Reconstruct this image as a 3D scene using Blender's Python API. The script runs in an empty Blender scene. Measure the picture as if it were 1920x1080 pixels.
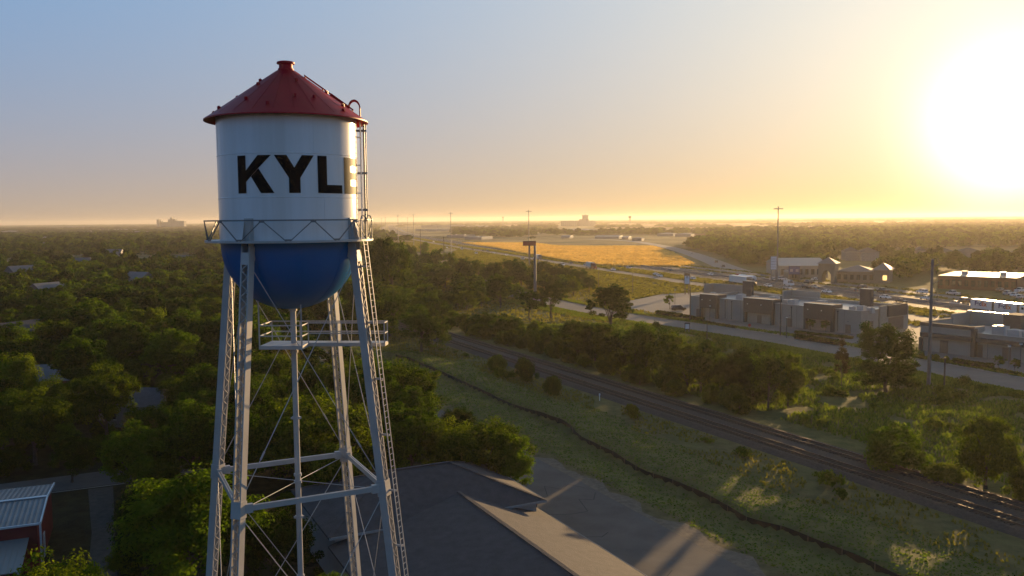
HAZE_D, HAZE_G = 1.0e-4, .48
SKY_AIR, SKY_DUST, SKY_OZ, SKY_K = 1.0, 1.0, 1.5, .0004
SKY_BAND, SKY_SIG = 8.5, 27.0
Z_HOR, Z_TOP, G_HOR, G_TOP = (.41, .325, .265), (.035, .275, .63), (.82, .43, -.06), (1.22, .90, .30)
ZEN = .30
GLOWS = [(1.3, 3.7, (1, .98, .94), 2.0), (.22, 7.0, (.8, .9, 1), 1.3)]
BACK = (.17, .16, .12)
WORLD = .68
SUN_E, SUN_C = 5.0, (1.0, .64, .29)
EXPO = 0.6
import bpy, math, random
import numpy as np
from mathutils import Vector, Matrix
R = math.radians
rng = np.random.default_rng(7)
random.seed(7)
SC = bpy.context.scene
COL = SC.collection

# ------------------------------------------------------------------ camera frame
CAMZ = 30.0
F = 1600.0                       # focal length in photo pixels (1920 wide)
PITCH, ROLL = R(4.59), R(0.5)
CAM = Vector((0, 0, CAMZ))
fw = Vector((0, math.cos(PITCH), -math.sin(PITCH)))
_r0 = Vector((1, 0, 0)); _u0 = Vector((0, math.sin(PITCH), math.cos(PITCH)))
cr = _r0 * math.cos(ROLL) - _u0 * math.sin(ROLL)
cu = _u0 * math.cos(ROLL) + _r0 * math.sin(ROLL)
def ray(px, py): return fw * F + cr * (px - 960) + cu * (540 - py)
def G(px, py, z=0.0):
    d = ray(px, py); return CAM + d * ((z - CAMZ) / d.z)
def AT(px, py, Y):
    d = ray(px, py); return CAM + d * (Y / d.y)
def PROJ(p):
    v = Vector(p) - CAM; w = v.dot(fw)
    return 960 + F * v.dot(cr) / w, 540 - F * v.dot(cu) / w
NH = Vector((.894, .447, 0)); SH = Vector((-.447, .894, 0))
def NS(n, s, z=0): v = NH * n + SH * s; return Vector((v.x, v.y, z))
SUN = ray(1897, 236).normalized()
SUN_EL = math.asin(SUN.z); SUN_AZ = math.atan2(SUN.x, SUN.y)

# ------------------------------------------------------------------ tagging
def tag(o, label=None, cat=None, group=None, kind=None):
    if label: o['label'] = label
    if cat: o['category'] = cat
    if group: o['group'] = group
    if kind: o['kind'] = kind
    return o
def empty(name, loc, rz=0.0, label=None, cat=None, group=None):
    o = bpy.data.objects.new(name, None); COL.objects.link(o)
    o.location = loc; o.rotation_euler = (0, 0, rz); o.empty_display_size = .3
    return tag(o, label, cat, group)
def kids(o): return [c for c in KIDS.get(o.name, [])]
KIDS = {}
def adopt(c, p):
    c.parent = p; KIDS.setdefault(p.name, []).append(c)
def copy_tree(o, parent=None):
    c = o.copy(); COL.objects.link(c)
    if parent is not None: adopt(c, parent)
    for ch in list(KIDS.get(o.name, [])): copy_tree(ch, c)
    return c

# ------------------------------------------------------------------ mesh builder
class MB:
    def __init__(s): s.v = []; s.f = []
    def add(s, vs, fs):
        b = len(s.v); s.v += [tuple(p) for p in vs]; s.f += [tuple(i + b for i in f) for f in fs]; return s
    def box(s, c, d, rz=0.0, M=None):
        x, y, z = d[0] / 2, d[1] / 2, d[2] / 2
        P = [Vector((i * x, j * y, k * z)) for k in (-1, 1) for j in (-1, 1) for i in (-1, 1)]
        if M is None: M = Matrix.Rotation(rz, 3, 'Z')
        P = [M @ p + Vector(c) for p in P]
        return s.add(P, [(0, 2, 3, 1), (4, 5, 7, 6), (0, 1, 5, 4), (2, 6, 7, 3), (0, 4, 6, 2), (1, 3, 7, 5)])
    def bar(s, a, b, w, h, up=(0, 0, 1)):
        a, b = Vector(a), Vector(b); d = b - a; L = d.length; d.normalize()
        u = Vector(up); x = d.cross(u)
        if x.length < 1e-4: x = d.cross(Vector((0, 1, 0)))
        x.normalize(); z = x.cross(d)
        M = Matrix((x, d, z)).transposed()
        return s.box((a + b) / 2, (w, L, h), M=M)
    def tube(s, a, b, r0, r1=None, n=8, cap=True):
        r1 = r0 if r1 is None else r1
        a, b = Vector(a), Vector(b); d = (b - a).normalized()
        x = d.cross(Vector((0, 0, 1)))
        if x.length < 1e-4: x = Vector((1, 0, 0))
        x.normalize(); y = d.cross(x)
        vs = [a + (x * math.cos(t) + y * math.sin(t)) * r0 for t in [2 * math.pi * i / n for i in range(n)]]
        vs += [b + (x * math.cos(t) + y * math.sin(t)) * r1 for t in [2 * math.pi * i / n for i in range(n)]]
        fs = [(i, (i + 1) % n, n + (i + 1) % n, n + i) for i in range(n)]
        if cap: fs += [tuple(range(n - 1, -1, -1)), tuple(range(n, 2 * n))]
        return s.add(vs, fs)
    def path(s, pts, r, n=6):
        for a, b in zip(pts, pts[1:]): s.tube(a, b, r, n=n)
        return s
    def lathe(s, prof, n=64, c=(0, 0), close=False):
        vs = []
        for (r, z) in prof:
            for i in range(n):
                t = 2 * math.pi * i / n
                vs.append((c[0] + r * math.sin(t), c[1] - r * math.cos(t), z))
        fs = []; m = len(prof)
        for k in range(m - 1 if not close else m):
            k2 = (k + 1) % m
            for i in range(n):
                j = (i + 1) % n
                fs.append((k * n + i, k * n + j, k2 * n + j, k2 * n + i))
        return s.add(vs, fs)
    def prism(s, poly, z0, z1):
        n = len(poly)
        vs = [(p[0], p[1], z0) for p in poly] + [(p[0], p[1], z1) for p in poly]
        return s.add(vs, [tuple(range(n - 1, -1, -1)), tuple(range(n, 2 * n))] + [(i, (i + 1) % n, n + (i + 1) % n, n + i) for i in range(n)])
    def build(s, name, m, parent=None, smooth=False, angle=40):
        me = bpy.data.meshes.new(name); me.from_pydata(s.v, [], s.f); me.validate(); me.update()
        o = bpy.data.objects.new(name, me); COL.objects.link(o)
        if m: me.materials.append(m)
        if smooth:
            me.polygons.foreach_set('use_smooth', [True] * len(me.polygons))
            try: me.set_sharp_from_angle(angle=R(angle))
            except Exception: pass
        if parent is not None: adopt(o, parent)
        return o
def fast_mesh(name, V, Q, m, attrs=None):
    """V (N,3), Q (M,4) numpy quads -> mesh"""
    me = bpy.data.meshes.new(name)
    me.vertices.add(len(V)); me.vertices.foreach_set('co', np.ascontiguousarray(V, np.float32).ravel())
    k = Q.shape[1]
    me.loops.add(Q.size); me.loops.foreach_set('vertex_index', np.ascontiguousarray(Q, np.int32).ravel())
    me.polygons.add(len(Q)); me.polygons.foreach_set('loop_start', np.arange(0, Q.size, k, dtype=np.int32))
    for a, arr in (attrs or {}).items():
        at = me.attributes.new(a, 'FLOAT', 'POINT'); at.data.foreach_set('value', np.ascontiguousarray(arr, np.float32))
    me.update(calc_edges=True)
    if m: me.materials.append(m)
    return me
def obj(name, me, parent=None):
    o = bpy.data.objects.new(name, me); COL.objects.link(o)
    if parent is not None: adopt(o, parent)
    return o

# ------------------------------------------------------------------ materials
def nt(name):
    m = bpy.data.materials.new(name); m.use_nodes = True
    t = m.node_tree; t.nodes.clear(); return m, t
def N(t, typ, **kw):
    n = t.nodes.new(typ)
    for k, v in kw.items():
        if k.startswith('i_'): n.inputs[k[2:].replace('_', ' ')].default_value = v
        else: setattr(n, k, v)
    return n
def mat(name, col, rough=.6, metal=0.0, var=.15, scale=1.0, bump=0.0, bscale=8.0, spec=.5, dirt=None, stretch=None, objspace=False):
    """principled paint/stone with two octaves of procedural tone, optional dirt colour and bump"""
    m, t = nt(name); L = t.links
    out = N(t, 'ShaderNodeOutputMaterial'); bs = N(t, 'ShaderNodeBsdfPrincipled')
    bs.inputs['Roughness'].default_value = rough; bs.inputs['Metallic'].default_value = metal
    bs.inputs['Specular IOR Level'].default_value = spec
    L.new(bs.outputs[0], out.inputs[0])
    if objspace:
        tc = N(t, 'ShaderNodeTexCoord'); P = tc.outputs['Object']
    else:
        g = N(t, 'ShaderNodeNewGeometry'); P = g.outputs['Position']
    if stretch:
        mp = N(t, 'ShaderNodeMapping'); mp.inputs['Scale'].default_value = stretch; L.new(P, mp.inputs[0]); P = mp.outputs[0]
    n1 = N(t, 'ShaderNodeTexNoise'); n1.inputs['Scale'].default_value = scale; n1.inputs['Detail'].default_value = 6; n1.inputs['Roughness'].default_value = .65
    L.new(P, n1.inputs['Vector'])
    r = N(t, 'ShaderNodeValToRGB'); e = r.color_ramp.elements
    c = Vector(col[:3])
    lo = c * (1 - var) if dirt is None else Vector(dirt)
    e[0].position = .3; e[0].color = (*lo, 1); e[1].position = .68; e[1].color = (*[min(1, x) for x in c * (1 + (var if dirt is None else 0))], 1)
    L.new(n1.outputs['Fac'], r.inputs['Fac']); L.new(r.outputs['Color'], bs.inputs['Base Color'])
    if bump:
        n2 = N(t, 'ShaderNodeTexNoise'); n2.inputs['Scale'].default_value = bscale; n2.inputs['Detail'].default_value = 4; L.new(P, n2.inputs['Vector'])
        b = N(t, 'ShaderNodeBump'); b.inputs['Strength'].default_value = bump; b.inputs['Distance'].default_value = .1
        L.new(n2.outputs['Fac'], b.inputs['Height']); L.new(b.outputs[0], bs.inputs['Normal'])
    return m
def leaf_mat(name, c0, c1, trans=.4, hvar=.85, tm=(1.5, 1.7, .4)):
    """foliage: per-leaf tint and per-plant tone, part of the light passes through"""
    m, t = nt(name); L = t.links
    out = N(t, 'ShaderNodeOutputMaterial')
    at = N(t, 'ShaderNodeAttribute', attribute_name='tint')
    oi = N(t, 'ShaderNodeObjectInfo')
    r = N(t, 'ShaderNodeMix', data_type='RGBA'); r.inputs[6].default_value = (*c0, 1); r.inputs[7].default_value = (*c1, 1)
    mm = N(t, 'ShaderNodeMath', operation='MULTIPLY_ADD'); mm.inputs[1].default_value = hvar; mm.inputs[2].default_value = -hvar / 2
    L.new(oi.outputs['Random'], mm.inputs[0])
    ad = N(t, 'ShaderNodeMath', operation='ADD', use_clamp=True); L.new(mm.outputs[0], ad.inputs[0]); L.new(at.outputs['Fac'], ad.inputs[1])
    L.new(ad.outputs[0], r.inputs[0])
    d = N(t, 'ShaderNodeBsdfDiffuse'); tr = N(t, 'ShaderNodeBsdfTranslucent')
    L.new(r.outputs[2], d.inputs[0])
    br = N(t, 'ShaderNodeMix', data_type='RGBA', blend_type='MULTIPLY'); br.inputs[0].default_value = 1; br.inputs[7].default_value = (*tm, 1)
    L.new(r.outputs[2], br.inputs[6]); L.new(br.outputs[2], tr.inputs[0])
    mx = N(t, 'ShaderNodeMixShader'); mx.inputs[0].default_value = trans
    L.new(d.outputs[0], mx.inputs[1]); L.new(tr.outputs[0], mx.inputs[2])
    L.new(mx.outputs[0], out.inputs[0])
    return m
def rib_mat(name, col, period=.3, axis=0, rough=.4, metal=.3):
    m = mat(name, col, rough, metal, var=.18, scale=.7, objspace=True)
    t = m.node_tree; L = t.links; bs = [n for n in t.nodes if n.type == 'BSDF_PRINCIPLED'][0]
    tc = N(t, 'ShaderNodeTexCoord'); sx = N(t, 'ShaderNodeSeparateXYZ'); L.new(tc.outputs['Object'], sx.inputs[0])
    a = N(t, 'ShaderNodeMath', operation='MULTIPLY'); a.inputs[1].default_value = 2 * math.pi / period; L.new(sx.outputs[axis], a.inputs[0])
    s = N(t, 'ShaderNodeMath', operation='SINE'); L.new(a.outputs[0], s.inputs[0])
    b = N(t, 'ShaderNodeBump'); b.inputs['Strength'].default_value = .8; b.inputs['Distance'].default_value = .05
    L.new(s.outputs[0], b.inputs['Height']); L.new(b.outputs[0], bs.inputs['Normal'])
    return m

M = {}
M['white_paint'] = mat('white_paint', (.76, .76, .77), .22, var=.03, scale=.5, dirt=(.62, .61, .59), stretch=(1.3, 1.3, .10))
M['silver_paint'] = mat('silver_paint', (.42, .405, .385), .42, .1, var=.12, scale=.8)
M['red_paint'] = mat('red_paint', (.40, .004, .014), .45, var=.14, scale=.6, spec=.2)
M['blue_paint'] = mat('blue_paint', (.002, .12, .33), .36, var=.08, scale=.5, spec=.3)
M['black_paint'] = mat('black_paint', (.003, .005, .006), .45, var=.1, spec=.03)
M['shingle_dark'] = mat('shingle_dark', (.060, .056, .060), .9, var=.25, scale=1.2, bump=.5, bscale=9)
M['shingle_grey'] = mat('shingle_grey', (.06, .065, .075), .9, var=.2, scale=1.5)
M['white_wall'] = mat('white_wall', (.26, .25, .24), .8, var=.08)
M['brick_red'] = mat('brick_red', (.16, .065, .045), .9, var=.2, scale=2)
M['barn_red'] = mat('barn_red', (.16, .013, .010), .6, var=.15)
M['metal_roof'] = rib_mat('metal_roof', (.135, .14, .15), .42, 0)
M['metal_trim'] = mat('metal_trim', (.55, .57, .6), .4, .3)
M['asphalt'] = mat('asphalt', (.108, .094, .084), .85, var=.25, scale=.25, bump=.3, bscale=20)
M['asphalt_dark'] = mat('asphalt_dark', (.045, .042, .042), .75, var=.2, scale=.2, spec=.25)
M['road_old'] = mat('road_old', (.15, .135, .12), .8, var=.15, scale=.15)
M['concrete'] = mat('concrete', (.19, .175, .155), .8, var=.12, scale=.3)
M['concrete_old'] = mat('concrete_old', (.25, .23, .21), .85, var=.2, scale=.4)
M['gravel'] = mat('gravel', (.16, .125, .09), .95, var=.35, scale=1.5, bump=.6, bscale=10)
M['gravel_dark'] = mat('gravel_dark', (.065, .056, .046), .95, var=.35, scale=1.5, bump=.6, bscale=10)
M['ballast'] = mat('ballast', (.066, .052, .042), .95, var=.3, scale=2.5, bump=.8, bscale=6)
M['dirt'] = mat('dirt', (.16, .115, .075), .95, var=.3, scale=.8, bump=.5, bscale=5)
M['rust_steel'] = mat('rust_steel', (.10, .065, .05), .55, .5, var=.2)
M['rail_steel'] = mat('rail_steel', (.20, .15, .12), .55, .6, var=.1)
M['timber'] = mat('timber', (.055, .042, .034), .9, var=.3, scale=3)
M['bark'] = mat('bark', (.085, .065, .05), .95, var=.3, scale=3, bump=.5, bscale=8)
M['white_line'] = mat('white_line', (.72, .70, .66), .6, var=.1)
M['mall_wall'] = mat('mall_wall', (.34, .30, .25), .85, var=.06, scale=.6)
M['mall_tan'] = mat('mall_tan', (.36, .30, .23), .85, var=.08, scale=.8)
M['dark_brick'] = mat('dark_brick', (.095, .078, .07), .9, var=.2, scale=2)
M['door_brown'] = mat('door_brown', (.18, .115, .085), .6, var=.1)
M['membrane'] = mat('membrane', (.46, .44, .41), .26, var=.06, scale=.3)
M['coping'] = mat('coping', (.42, .41, .40), .3, .4, var=.05)
M['unit_grey'] = mat('unit_grey', (.42, .42, .41), .45, .2, var=.1)
M['galv'] = mat('galv', (.17, .17, .17), .5, .4, var=.12)
M['pole_dark'] = mat('pole_dark', (.055, .05, .045), .6, .2, var=.15)
M['wood_pole'] = mat('wood_pole', (.12, .09, .065), .9, var=.2)
M['lamp_glass'] = mat('lamp_glass', (.75, .75, .72), .12, var=.02)
M['glass'] = mat('glass', (.03, .035, .04), .06, var=.1, spec=.8)
M['tyre'] = mat('tyre', (.018, .018, .018), .8, var=.1)
M['sign_white'] = mat('sign_white', (.72, .74, .76), .4, var=.04)
M['sign_blue'] = mat('sign_blue', (.03, .06, .22), .4, var=.05)
M['sign_red'] = mat('sign_red', (.38, .03, .025), .45, var=.08)
M['black_fabric'] = mat('black_fabric', (.004, .004, .004), .8, var=.2)
M['hazy_wall'] = mat('hazy_wall', (.24, .23, .22), .8, var=.1, scale=.05)
M['roof_pale'] = mat('roof_pale', (.24, .235, .23), .5, .1, var=.08, scale=.1)
M['roof_grey'] = mat('roof_grey', (.12, .125, .135), .6, var=.1, scale=.3)
M['stone_tan'] = mat('stone_tan', (.21, .175, .135), .85, var=.12)
M['leaf_a'] = leaf_mat('leaf_a', (.020, .042, .006), (.098, .145, .012), .5)
M['leaf_b'] = leaf_mat('leaf_b', (.030, .050, .006), (.130, .155, .013), .5)
M['leaf_c'] = leaf_mat('leaf_c', (.014, .028, .006), (.055, .080, .012), .44)
M['leaf_dry'] = leaf_mat('leaf_dry', (.05, .036, .02), (.11, .08, .03), .35)
M['weed'] = leaf_mat('weed', (.045, .068, .010), (.13, .15, .02), .5)
M['grass_dry'] = leaf_mat('grass_dry', (.07, .062, .022), (.17, .14, .045), .5)
M['grass_blade'] = leaf_mat('grass_blade', (.060, .090, .018), (.160, .180, .042), .5)
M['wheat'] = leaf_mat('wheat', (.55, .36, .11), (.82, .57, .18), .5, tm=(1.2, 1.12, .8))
# ------------------------------------------------------------------ terrain
_gr = np.random.default_rng(3).random((257, 257))
def vnoise(x, y, s):
    x = np.asarray(x) / s; y = np.asarray(y) / s
    xi = np.floor(x).astype(int); yi = np.floor(y).astype(int); fx = x - xi; fy = y - yi
    fx = fx * fx * (3 - 2 * fx); fy = fy * fy * (3 - 2 * fy)
    g = lambda a, b: _gr[a % 257, b % 257]
    return (g(xi, yi) * (1 - fx) + g(xi + 1, yi) * fx) * (1 - fy) + (g(xi, yi + 1) * (1 - fx) + g(xi + 1, yi + 1) * fx) * fy
def sst(a, b, x):
    t = np.clip((np.asarray(x, float) - a) / (b - a), 0, 1); return t * t * (3 - 2 * t)
FENCE_PX = [(742, 668), (780, 680), (850, 710), (905, 735), (960, 760), (1050, 793), (1080, 815), (1100, 828), (1150, 853), (1200, 882), (1240, 897), (1300, 922), (1365, 955), (1400, 975), (1465, 992), (1500, 1006), (1600, 1046), (1680, 1084), (1760, 1120)]
FENCE = [G(*p) for p in FENCE_PX]
_fx = np.array([p.x for p in FENCE]); _fy = np.array([p.y for p in FENCE])
def seg_dist(x, y, X, Y):
    """signed distance to the polyline (positive = right side, towards the tracks)"""
    x = np.asarray(x, float); y = np.asarray(y, float)
    best = np.full(x.shape, 1e9); sign = np.ones(x.shape)
    for i in range(len(X) - 1):
        ax, ay, bx, by = X[i], Y[i], X[i + 1], Y[i + 1]
        dx, dy = bx - ax, by - ay; t = np.clip(((x - ax) * dx + (y - ay) * dy) / (dx * dx + dy * dy), 0, 1)
        d = np.hypot(x - ax - t * dx, y - ay - t * dy); cs = dx * (y - ay) - dy * (x - ax)
        m = d < best; best = np.where(m, d, best); sign = np.where(m, np.sign(cs), sign)
    return best * sign
def H(x, y):
    x = np.asarray(x, float); y = np.asarray(y, float)
    n = .894 * x + .447 * y; s = -.447 * x + .894 * y
    m1 = sst(50.5, 54, n) * sst(76, 72, n) * sst(300, 260, s) * sst(10, 30, s)
    m2 = sst(90, 95, n) * sst(143, 136, n) * sst(230, 205, s) * sst(20, 40, s)
    d = seg_dist(x, y, _fx, _fy)
    bank = .55 * sst(-.3, .9, d) * sst(9, 3, d) - .45 * sst(-7, -1.0, d) * sst(.4, -.2, d)
    fl = sst(1.5, 5, np.abs(d)) * .85 + .15
    a = vnoise(x, y, 9) - .5; b = vnoise(x + 50, y, 3.1) - .5; c = vnoise(x, y + 90, 1.2) - .5
    return m1 * (bank + fl * (.5 * a + .14 * b + .05 * c)) + m2 * (.3 + .8 * a + .35 * b + .16 * c)
def Hs(x, y): return float(H(np.array([x]), np.array([y]))[0])

def ground_mat():
    m, t = nt('ground_soil_and_grass'); L = t.links
    out = N(t, 'ShaderNodeOutputMaterial'); bs = N(t, 'ShaderNodeBsdfPrincipled'); bs.inputs['Roughness'].default_value = .95
    bs.inputs['Specular IOR Level'].default_value = .1
    L.new(bs.outputs[0], out.inputs[0])
    g = N(t, 'ShaderNodeNewGeometry'); P = g.outputs['Position']
    def noise(sc, det=5):
        n = N(t, 'ShaderNodeTexNoise'); n.inputs['Scale'].default_value = sc; n.inputs['Detail'].default_value = det; n.inputs['Roughness'].default_value = .65
        L.new(P, n.inputs['Vector']); return n.outputs['Fac']
    def ramp(f, a, b, p0=.35, p1=.65):
        r = N(t, 'ShaderNodeValToRGB'); r.color_ramp.elements[0].position = p0; r.color_ramp.elements[1].position = p1
        r.color_ramp.elements[0].color = (*a, 1); r.color_ramp.elements[1].color = (*b, 1); L.new(f, r.inputs[0]); return r.outputs[0]
    grass = ramp(noise(.35), (.098, .114, .032), (.195, .192, .062))
    dry = ramp(noise(.5), (.10, .082, .042), (.19, .155, .075))
    far = ramp(noise(.004), (.07, .07, .03), (.32, .255, .12), .38, .6)
    at = N(t, 'ShaderNodeAttribute', attribute_name='dry')
    ad = N(t, 'ShaderNodeMath', operation='ADD', use_clamp=True)
    sc = N(t, 'ShaderNodeMath', operation='MULTIPLY_ADD'); sc.inputs[1].default_value = 1.1; sc.inputs[2].default_value = -.55
    L.new(noise(.12), sc.inputs[0]); L.new(sc.outputs[0], ad.inputs[0]); L.new(at.outputs['Fac'], ad.inputs[1])
    mx = N(t, 'ShaderNodeMix', data_type='RGBA'); L.new(ad.outputs[0], mx.inputs[0]); L.new(grass, mx.inputs[6]); L.new(dry, mx.inputs[7])
    at2 = N(t, 'ShaderNodeAttribute', attribute_name='plain')
    m2 = N(t, 'ShaderNodeMix', data_type='RGBA'); L.new(at2.outputs['Fac'], m2.inputs[0]); L.new(mx.outputs[2], m2.inputs[6]); L.new(far, m2.inputs[7])
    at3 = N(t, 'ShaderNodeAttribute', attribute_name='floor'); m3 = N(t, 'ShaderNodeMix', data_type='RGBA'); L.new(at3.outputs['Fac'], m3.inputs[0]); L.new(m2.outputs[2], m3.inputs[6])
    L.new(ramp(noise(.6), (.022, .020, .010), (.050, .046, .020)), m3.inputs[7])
    L.new(m3.outputs[2], bs.inputs['Base Color'])
    b = N(t, 'ShaderNodeBump'); b.inputs['Strength'].default_value = .9; b.inputs['Distance'].default_value = .25
    L.new(noise(2.2, 6), b.inputs['Height']); L.new(b.outputs[0], bs.inputs['Normal'])
    return m
def build_ground():
    xs = np.unique(np.round(np.concatenate([np.geomspace(150, 10500, 26), -np.geomspace(115, 10500, 26), np.arange(-115, 150, .9)]), 3))
    ys = np.unique(np.round(np.concatenate([[-400, -150, -50, 0, 25], np.arange(40, 330, .9), np.geomspace(330, 13000, 40)]), 3))
    X, Y = np.meshgrid(xs, ys); Z = H(X, Y)
    V = np.stack([X.ravel(), Y.ravel(), Z.ravel()], 1)
    nx, ny = len(xs), len(ys)
    i = np.arange(nx - 1)[None, :] + nx * np.arange(ny - 1)[:, None]
    Q = np.stack([i, i + 1, i + nx + 1, i + nx], -1).reshape(-1, 4)
    x, y = V[:, 0], V[:, 1]
    n = .894 * x + .447 * y; d = seg_dist(x, y, _fx, _fy)
    dry = .35 + 0 * x
    dry = np.where((n > 50) & (n < 78), np.where(d > 9, .55, np.where(d > 0, .4, .30)), dry)
    dry = np.where((n > 90) & (n < 145), .25, dry)
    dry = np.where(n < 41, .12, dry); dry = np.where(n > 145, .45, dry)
    dry = np.where((n > 49) & (n < 52.5), .9, dry)
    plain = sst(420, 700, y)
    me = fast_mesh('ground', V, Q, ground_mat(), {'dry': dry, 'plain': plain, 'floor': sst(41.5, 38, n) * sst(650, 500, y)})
    me.polygons.foreach_set('use_smooth', [True] * len(me.polygons))
    o = obj('ground', me); tag(o, 'grassy plain reaching to the horizon', kind='structure'); return o
build_ground()

def sheet(name, poly, z, m, label=None, kind='structure'):
    """flat polygon (xy) a little above the ground"""
    b = MB(); b.add([(p[0], p[1], z) for p in poly], [tuple(range(len(poly)))])
    o = b.build(name, m)
    if o.data.polygons[0].normal.z < 0: o.data.flip_normals()
    return tag(o, label, kind=kind)
def smooth_line(pts, step=6.0):
    """Catmull-Rom through 2-D points"""
    P = [Vector((p[0], p[1])) for p in pts]; P = [2 * P[0] - P[1]] + P + [2 * P[-1] - P[-2]]; out = []
    for i in range(1, len(P) - 2):
        a, b, c, d = P[i - 1:i + 3]; k = max(2, int((c - b).length / step))
        for j in range(k):
            t = j / k
            out.append(.5 * ((2 * b) + (c - a) * t + (2 * a - 5 * b + 4 * c - d) * t * t + (3 * b - a - 3 * c + d) * t ** 3))
    out.append(P[-2]); return out
def offset_line(line, o):
    res = []
    for i, p in enumerate(line):
        d = (line[min(i + 1, len(line) - 1)] - line[max(i - 1, 0)]).normalized()
        res.append(p + Vector((d.y, -d.x)) * o)
    return res
def strip(name, line, o0, o1, z, m, label=None, parent=None, kind='structure'):
    a, c = offset_line(line, o0), offset_line(line, o1)
    n = len(line); b = MB()
    b.add([(p.x, p.y, z) for p in a] + [(p.x, p.y, z) for p in c], [(i, n + i, n + i + 1, i + 1) for i in range(n - 1)])
    o = b.build(name, m, parent)
    if o.data.polygons[0].normal.z < 0: o.data.flip_normals()
    if parent is None: tag(o, label, kind=kind)
    return o
def dashes(line, off, w, dash, gap, z, b=None):
    b = b or MB(); L = offset_line(line, off); acc = 0.0; on = True; cur = []
    for p, q in zip(L, L[1:]):
        seg = (q - p); ln = seg.length; d = seg / ln; pos = 0.0; nrm = Vector((d.y, -d.x)) * w / 2
        while pos < ln:
            lim = (dash if on else gap) - acc; step = min(lim, ln - pos)
            if on:
                s, e = p + d * pos, p + d * (pos + step)
                b.add([(*(s - nrm), z), (*(s + nrm), z), (*(e + nrm), z), (*(e - nrm), z)], [(0, 1, 2, 3)])
            pos += step; acc += step
            if acc >= (dash if on else gap) - 1e-6: acc = 0; on = not on
    return b

# near road along the roofed building, and its gravel shoulder
lot = [NS(37.2, 25), NS(49.4, 25), NS(49.2, 60), NS(49.7, 90), NS(49.3, 150), NS(49.5, 260), NS(42.5, 260), NS(42.5, 110), NS(38.5, 92), NS(37.4, 60)]
sheet('service_road', lot, .03, M['asphalt'], 'cracked grey asphalt service road beside the roofed building')
sh = []
for k, s in enumerate(np.linspace(28, 120, 40)): sh.append(NS(50.4 + .9 * math.sin(k * 1.7) + .6 * math.sin(k * .61) + .8 * (60 < s < 92), s))
sh += [NS(49.25, 120), NS(49.25, 28)]
sheet('gravel_shoulder', sh, .016, M['gravel'], 'dusty gravel shoulder of the service road')
b = MB()   # sealed cracks in the asphalt
for k in range(9):
    s0 = 45 + k * 7 + random.uniform(-2, 2); p = [NS(38.5 + i * 1.3 + random.uniform(-.2, .2), s0 + i * random.uniform(-.3, .6) + random.uniform(-.4, .4)) for i in range(random.choice([5, 9, 9]))]
    for a, c in zip(p, p[1:]): b.bar((a.x, a.y, .031), (c.x, c.y, .031), .10, .004)
tag(b.build('road_cracks', M['asphalt_dark']), 'dark sealed cracks in the service road', kind='structure')

# rail bed
b = MB(); ss = list(np.linspace(20, 700, 60)); prof = [(76.7, .01), (77.7, .40), (85.8, .40), (86.6, .01)]
vs = []; fs = []
for s in ss:
    for (n, z) in prof: vs.append(NS(n, s, z))
for i in range(len(ss) - 1):
    for k in range(3): fs.append((4 * i + k, 4 * i + k + 1, 4 * i + 5 + k, 4 * i + 4 + k))
b.add(vs, fs); bed = b.build('ballast_bed', M['ballast']); tag(bed, 'raised bed of crushed stone under the two tracks', kind='structure')
if bed.data.polygons[0].normal.z < 0: bed.data.flip_normals()
sl = MB(); sl.box((0, 0, 0), (2.6, .24, .16)); sleeper_me = None
rail_rz = math.atan2(NH.y, NH.x)
for nc, lab in ((79.5, 'railway track nearer the water tower, with shiny steel rails'), (84.0, 'railway track farther from the water tower, beside the bushes')):
    t = empty('railway_track', NS(nc, 100, .42), rail_rz, lab, 'railway track', 'parallel railway tracks')
    for dx in (-.75, .75):
        b = MB()
        b.box((dx, 260, .13), (.06, 680, .15)); b.box((dx, 260, .06), (.15, 680, .03))
        r = b.build('rail', M['rust_steel'], t)
        MB().box((dx, 260, .207), (.07, 680, .012)).build('rail_head', M['rail_steel'], r)
    if sleeper_me is None: sleeper_me = sl.build('sleeper', M['timber'], t); first = sleeper_me
    k0 = -50
    for i in range(100):
        if i == 0 and nc == 79.5: o = first
        else: o = obj('sleeper', sleeper_me.data, t)
        o.location = (0, k0 + i * .6, .0)
    b = MB()
    for i in range(900): b.box((0, k0 + 60 + i * .6, 0), (2.6, .24, .16))
    b.build('far_sleepers', M['timber'], t)['kind'] = 'stuff'

# erosion fence
b = MB(); STK = []; fp = smooth_line([(p.x, p.y) for p in FENCE], 1.0)
for i, (p, q) in enumerate(zip(fp, fp[1:])):
    za, zb = [sum(Hs(fp[j].x, fp[j].y) for j in range(max(0, k - 3), min(len(fp), k + 4))) / len(range(max(0, k - 3), min(len(fp), k + 4))) for k in (i, i + 1)]
    ha, hb = [.62 + .05 * math.sin(k * .31) + .03 * math.sin(k * 1.1) for k in (i, i + 1)]
    d = (q - p).normalized(); nn = Vector((d.y, -d.x)) * .02
    for sg in (1,):
        b.add([(*(p - nn), za - .4), (*(q - nn), zb - .4), (*(q - nn), zb + hb), (*(p - nn), za + ha),
               (*(p + nn), za - .4), (*(q + nn), zb - .4), (*(q + nn), zb + hb), (*(p + nn), za + ha)],
              [(0, 1, 2, 3), (5, 4, 7, 6), (3, 2, 6, 7)])
    if i % 3 == 0: STK.append((p.x + nn.x * 3, p.y + nn.y * 3, za + .4))
f = empty('silt_fence', FENCE[6], 0, 'low black fabric fence winding through the grass beside the tracks', 'fence')
f.location = (0, 0, 0)
b.build('fence_fabric', M['black_fabric'], f); 
for i, q in enumerate(STK):
    o = MB().box((0, 0, 0), (.05, .05, .9)).build('fence_stake', M['wood_pole'], f) if i == 0 else obj('fence_stake', o0.data, f)
    if i == 0: o0 = o
    o.location = q

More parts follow.
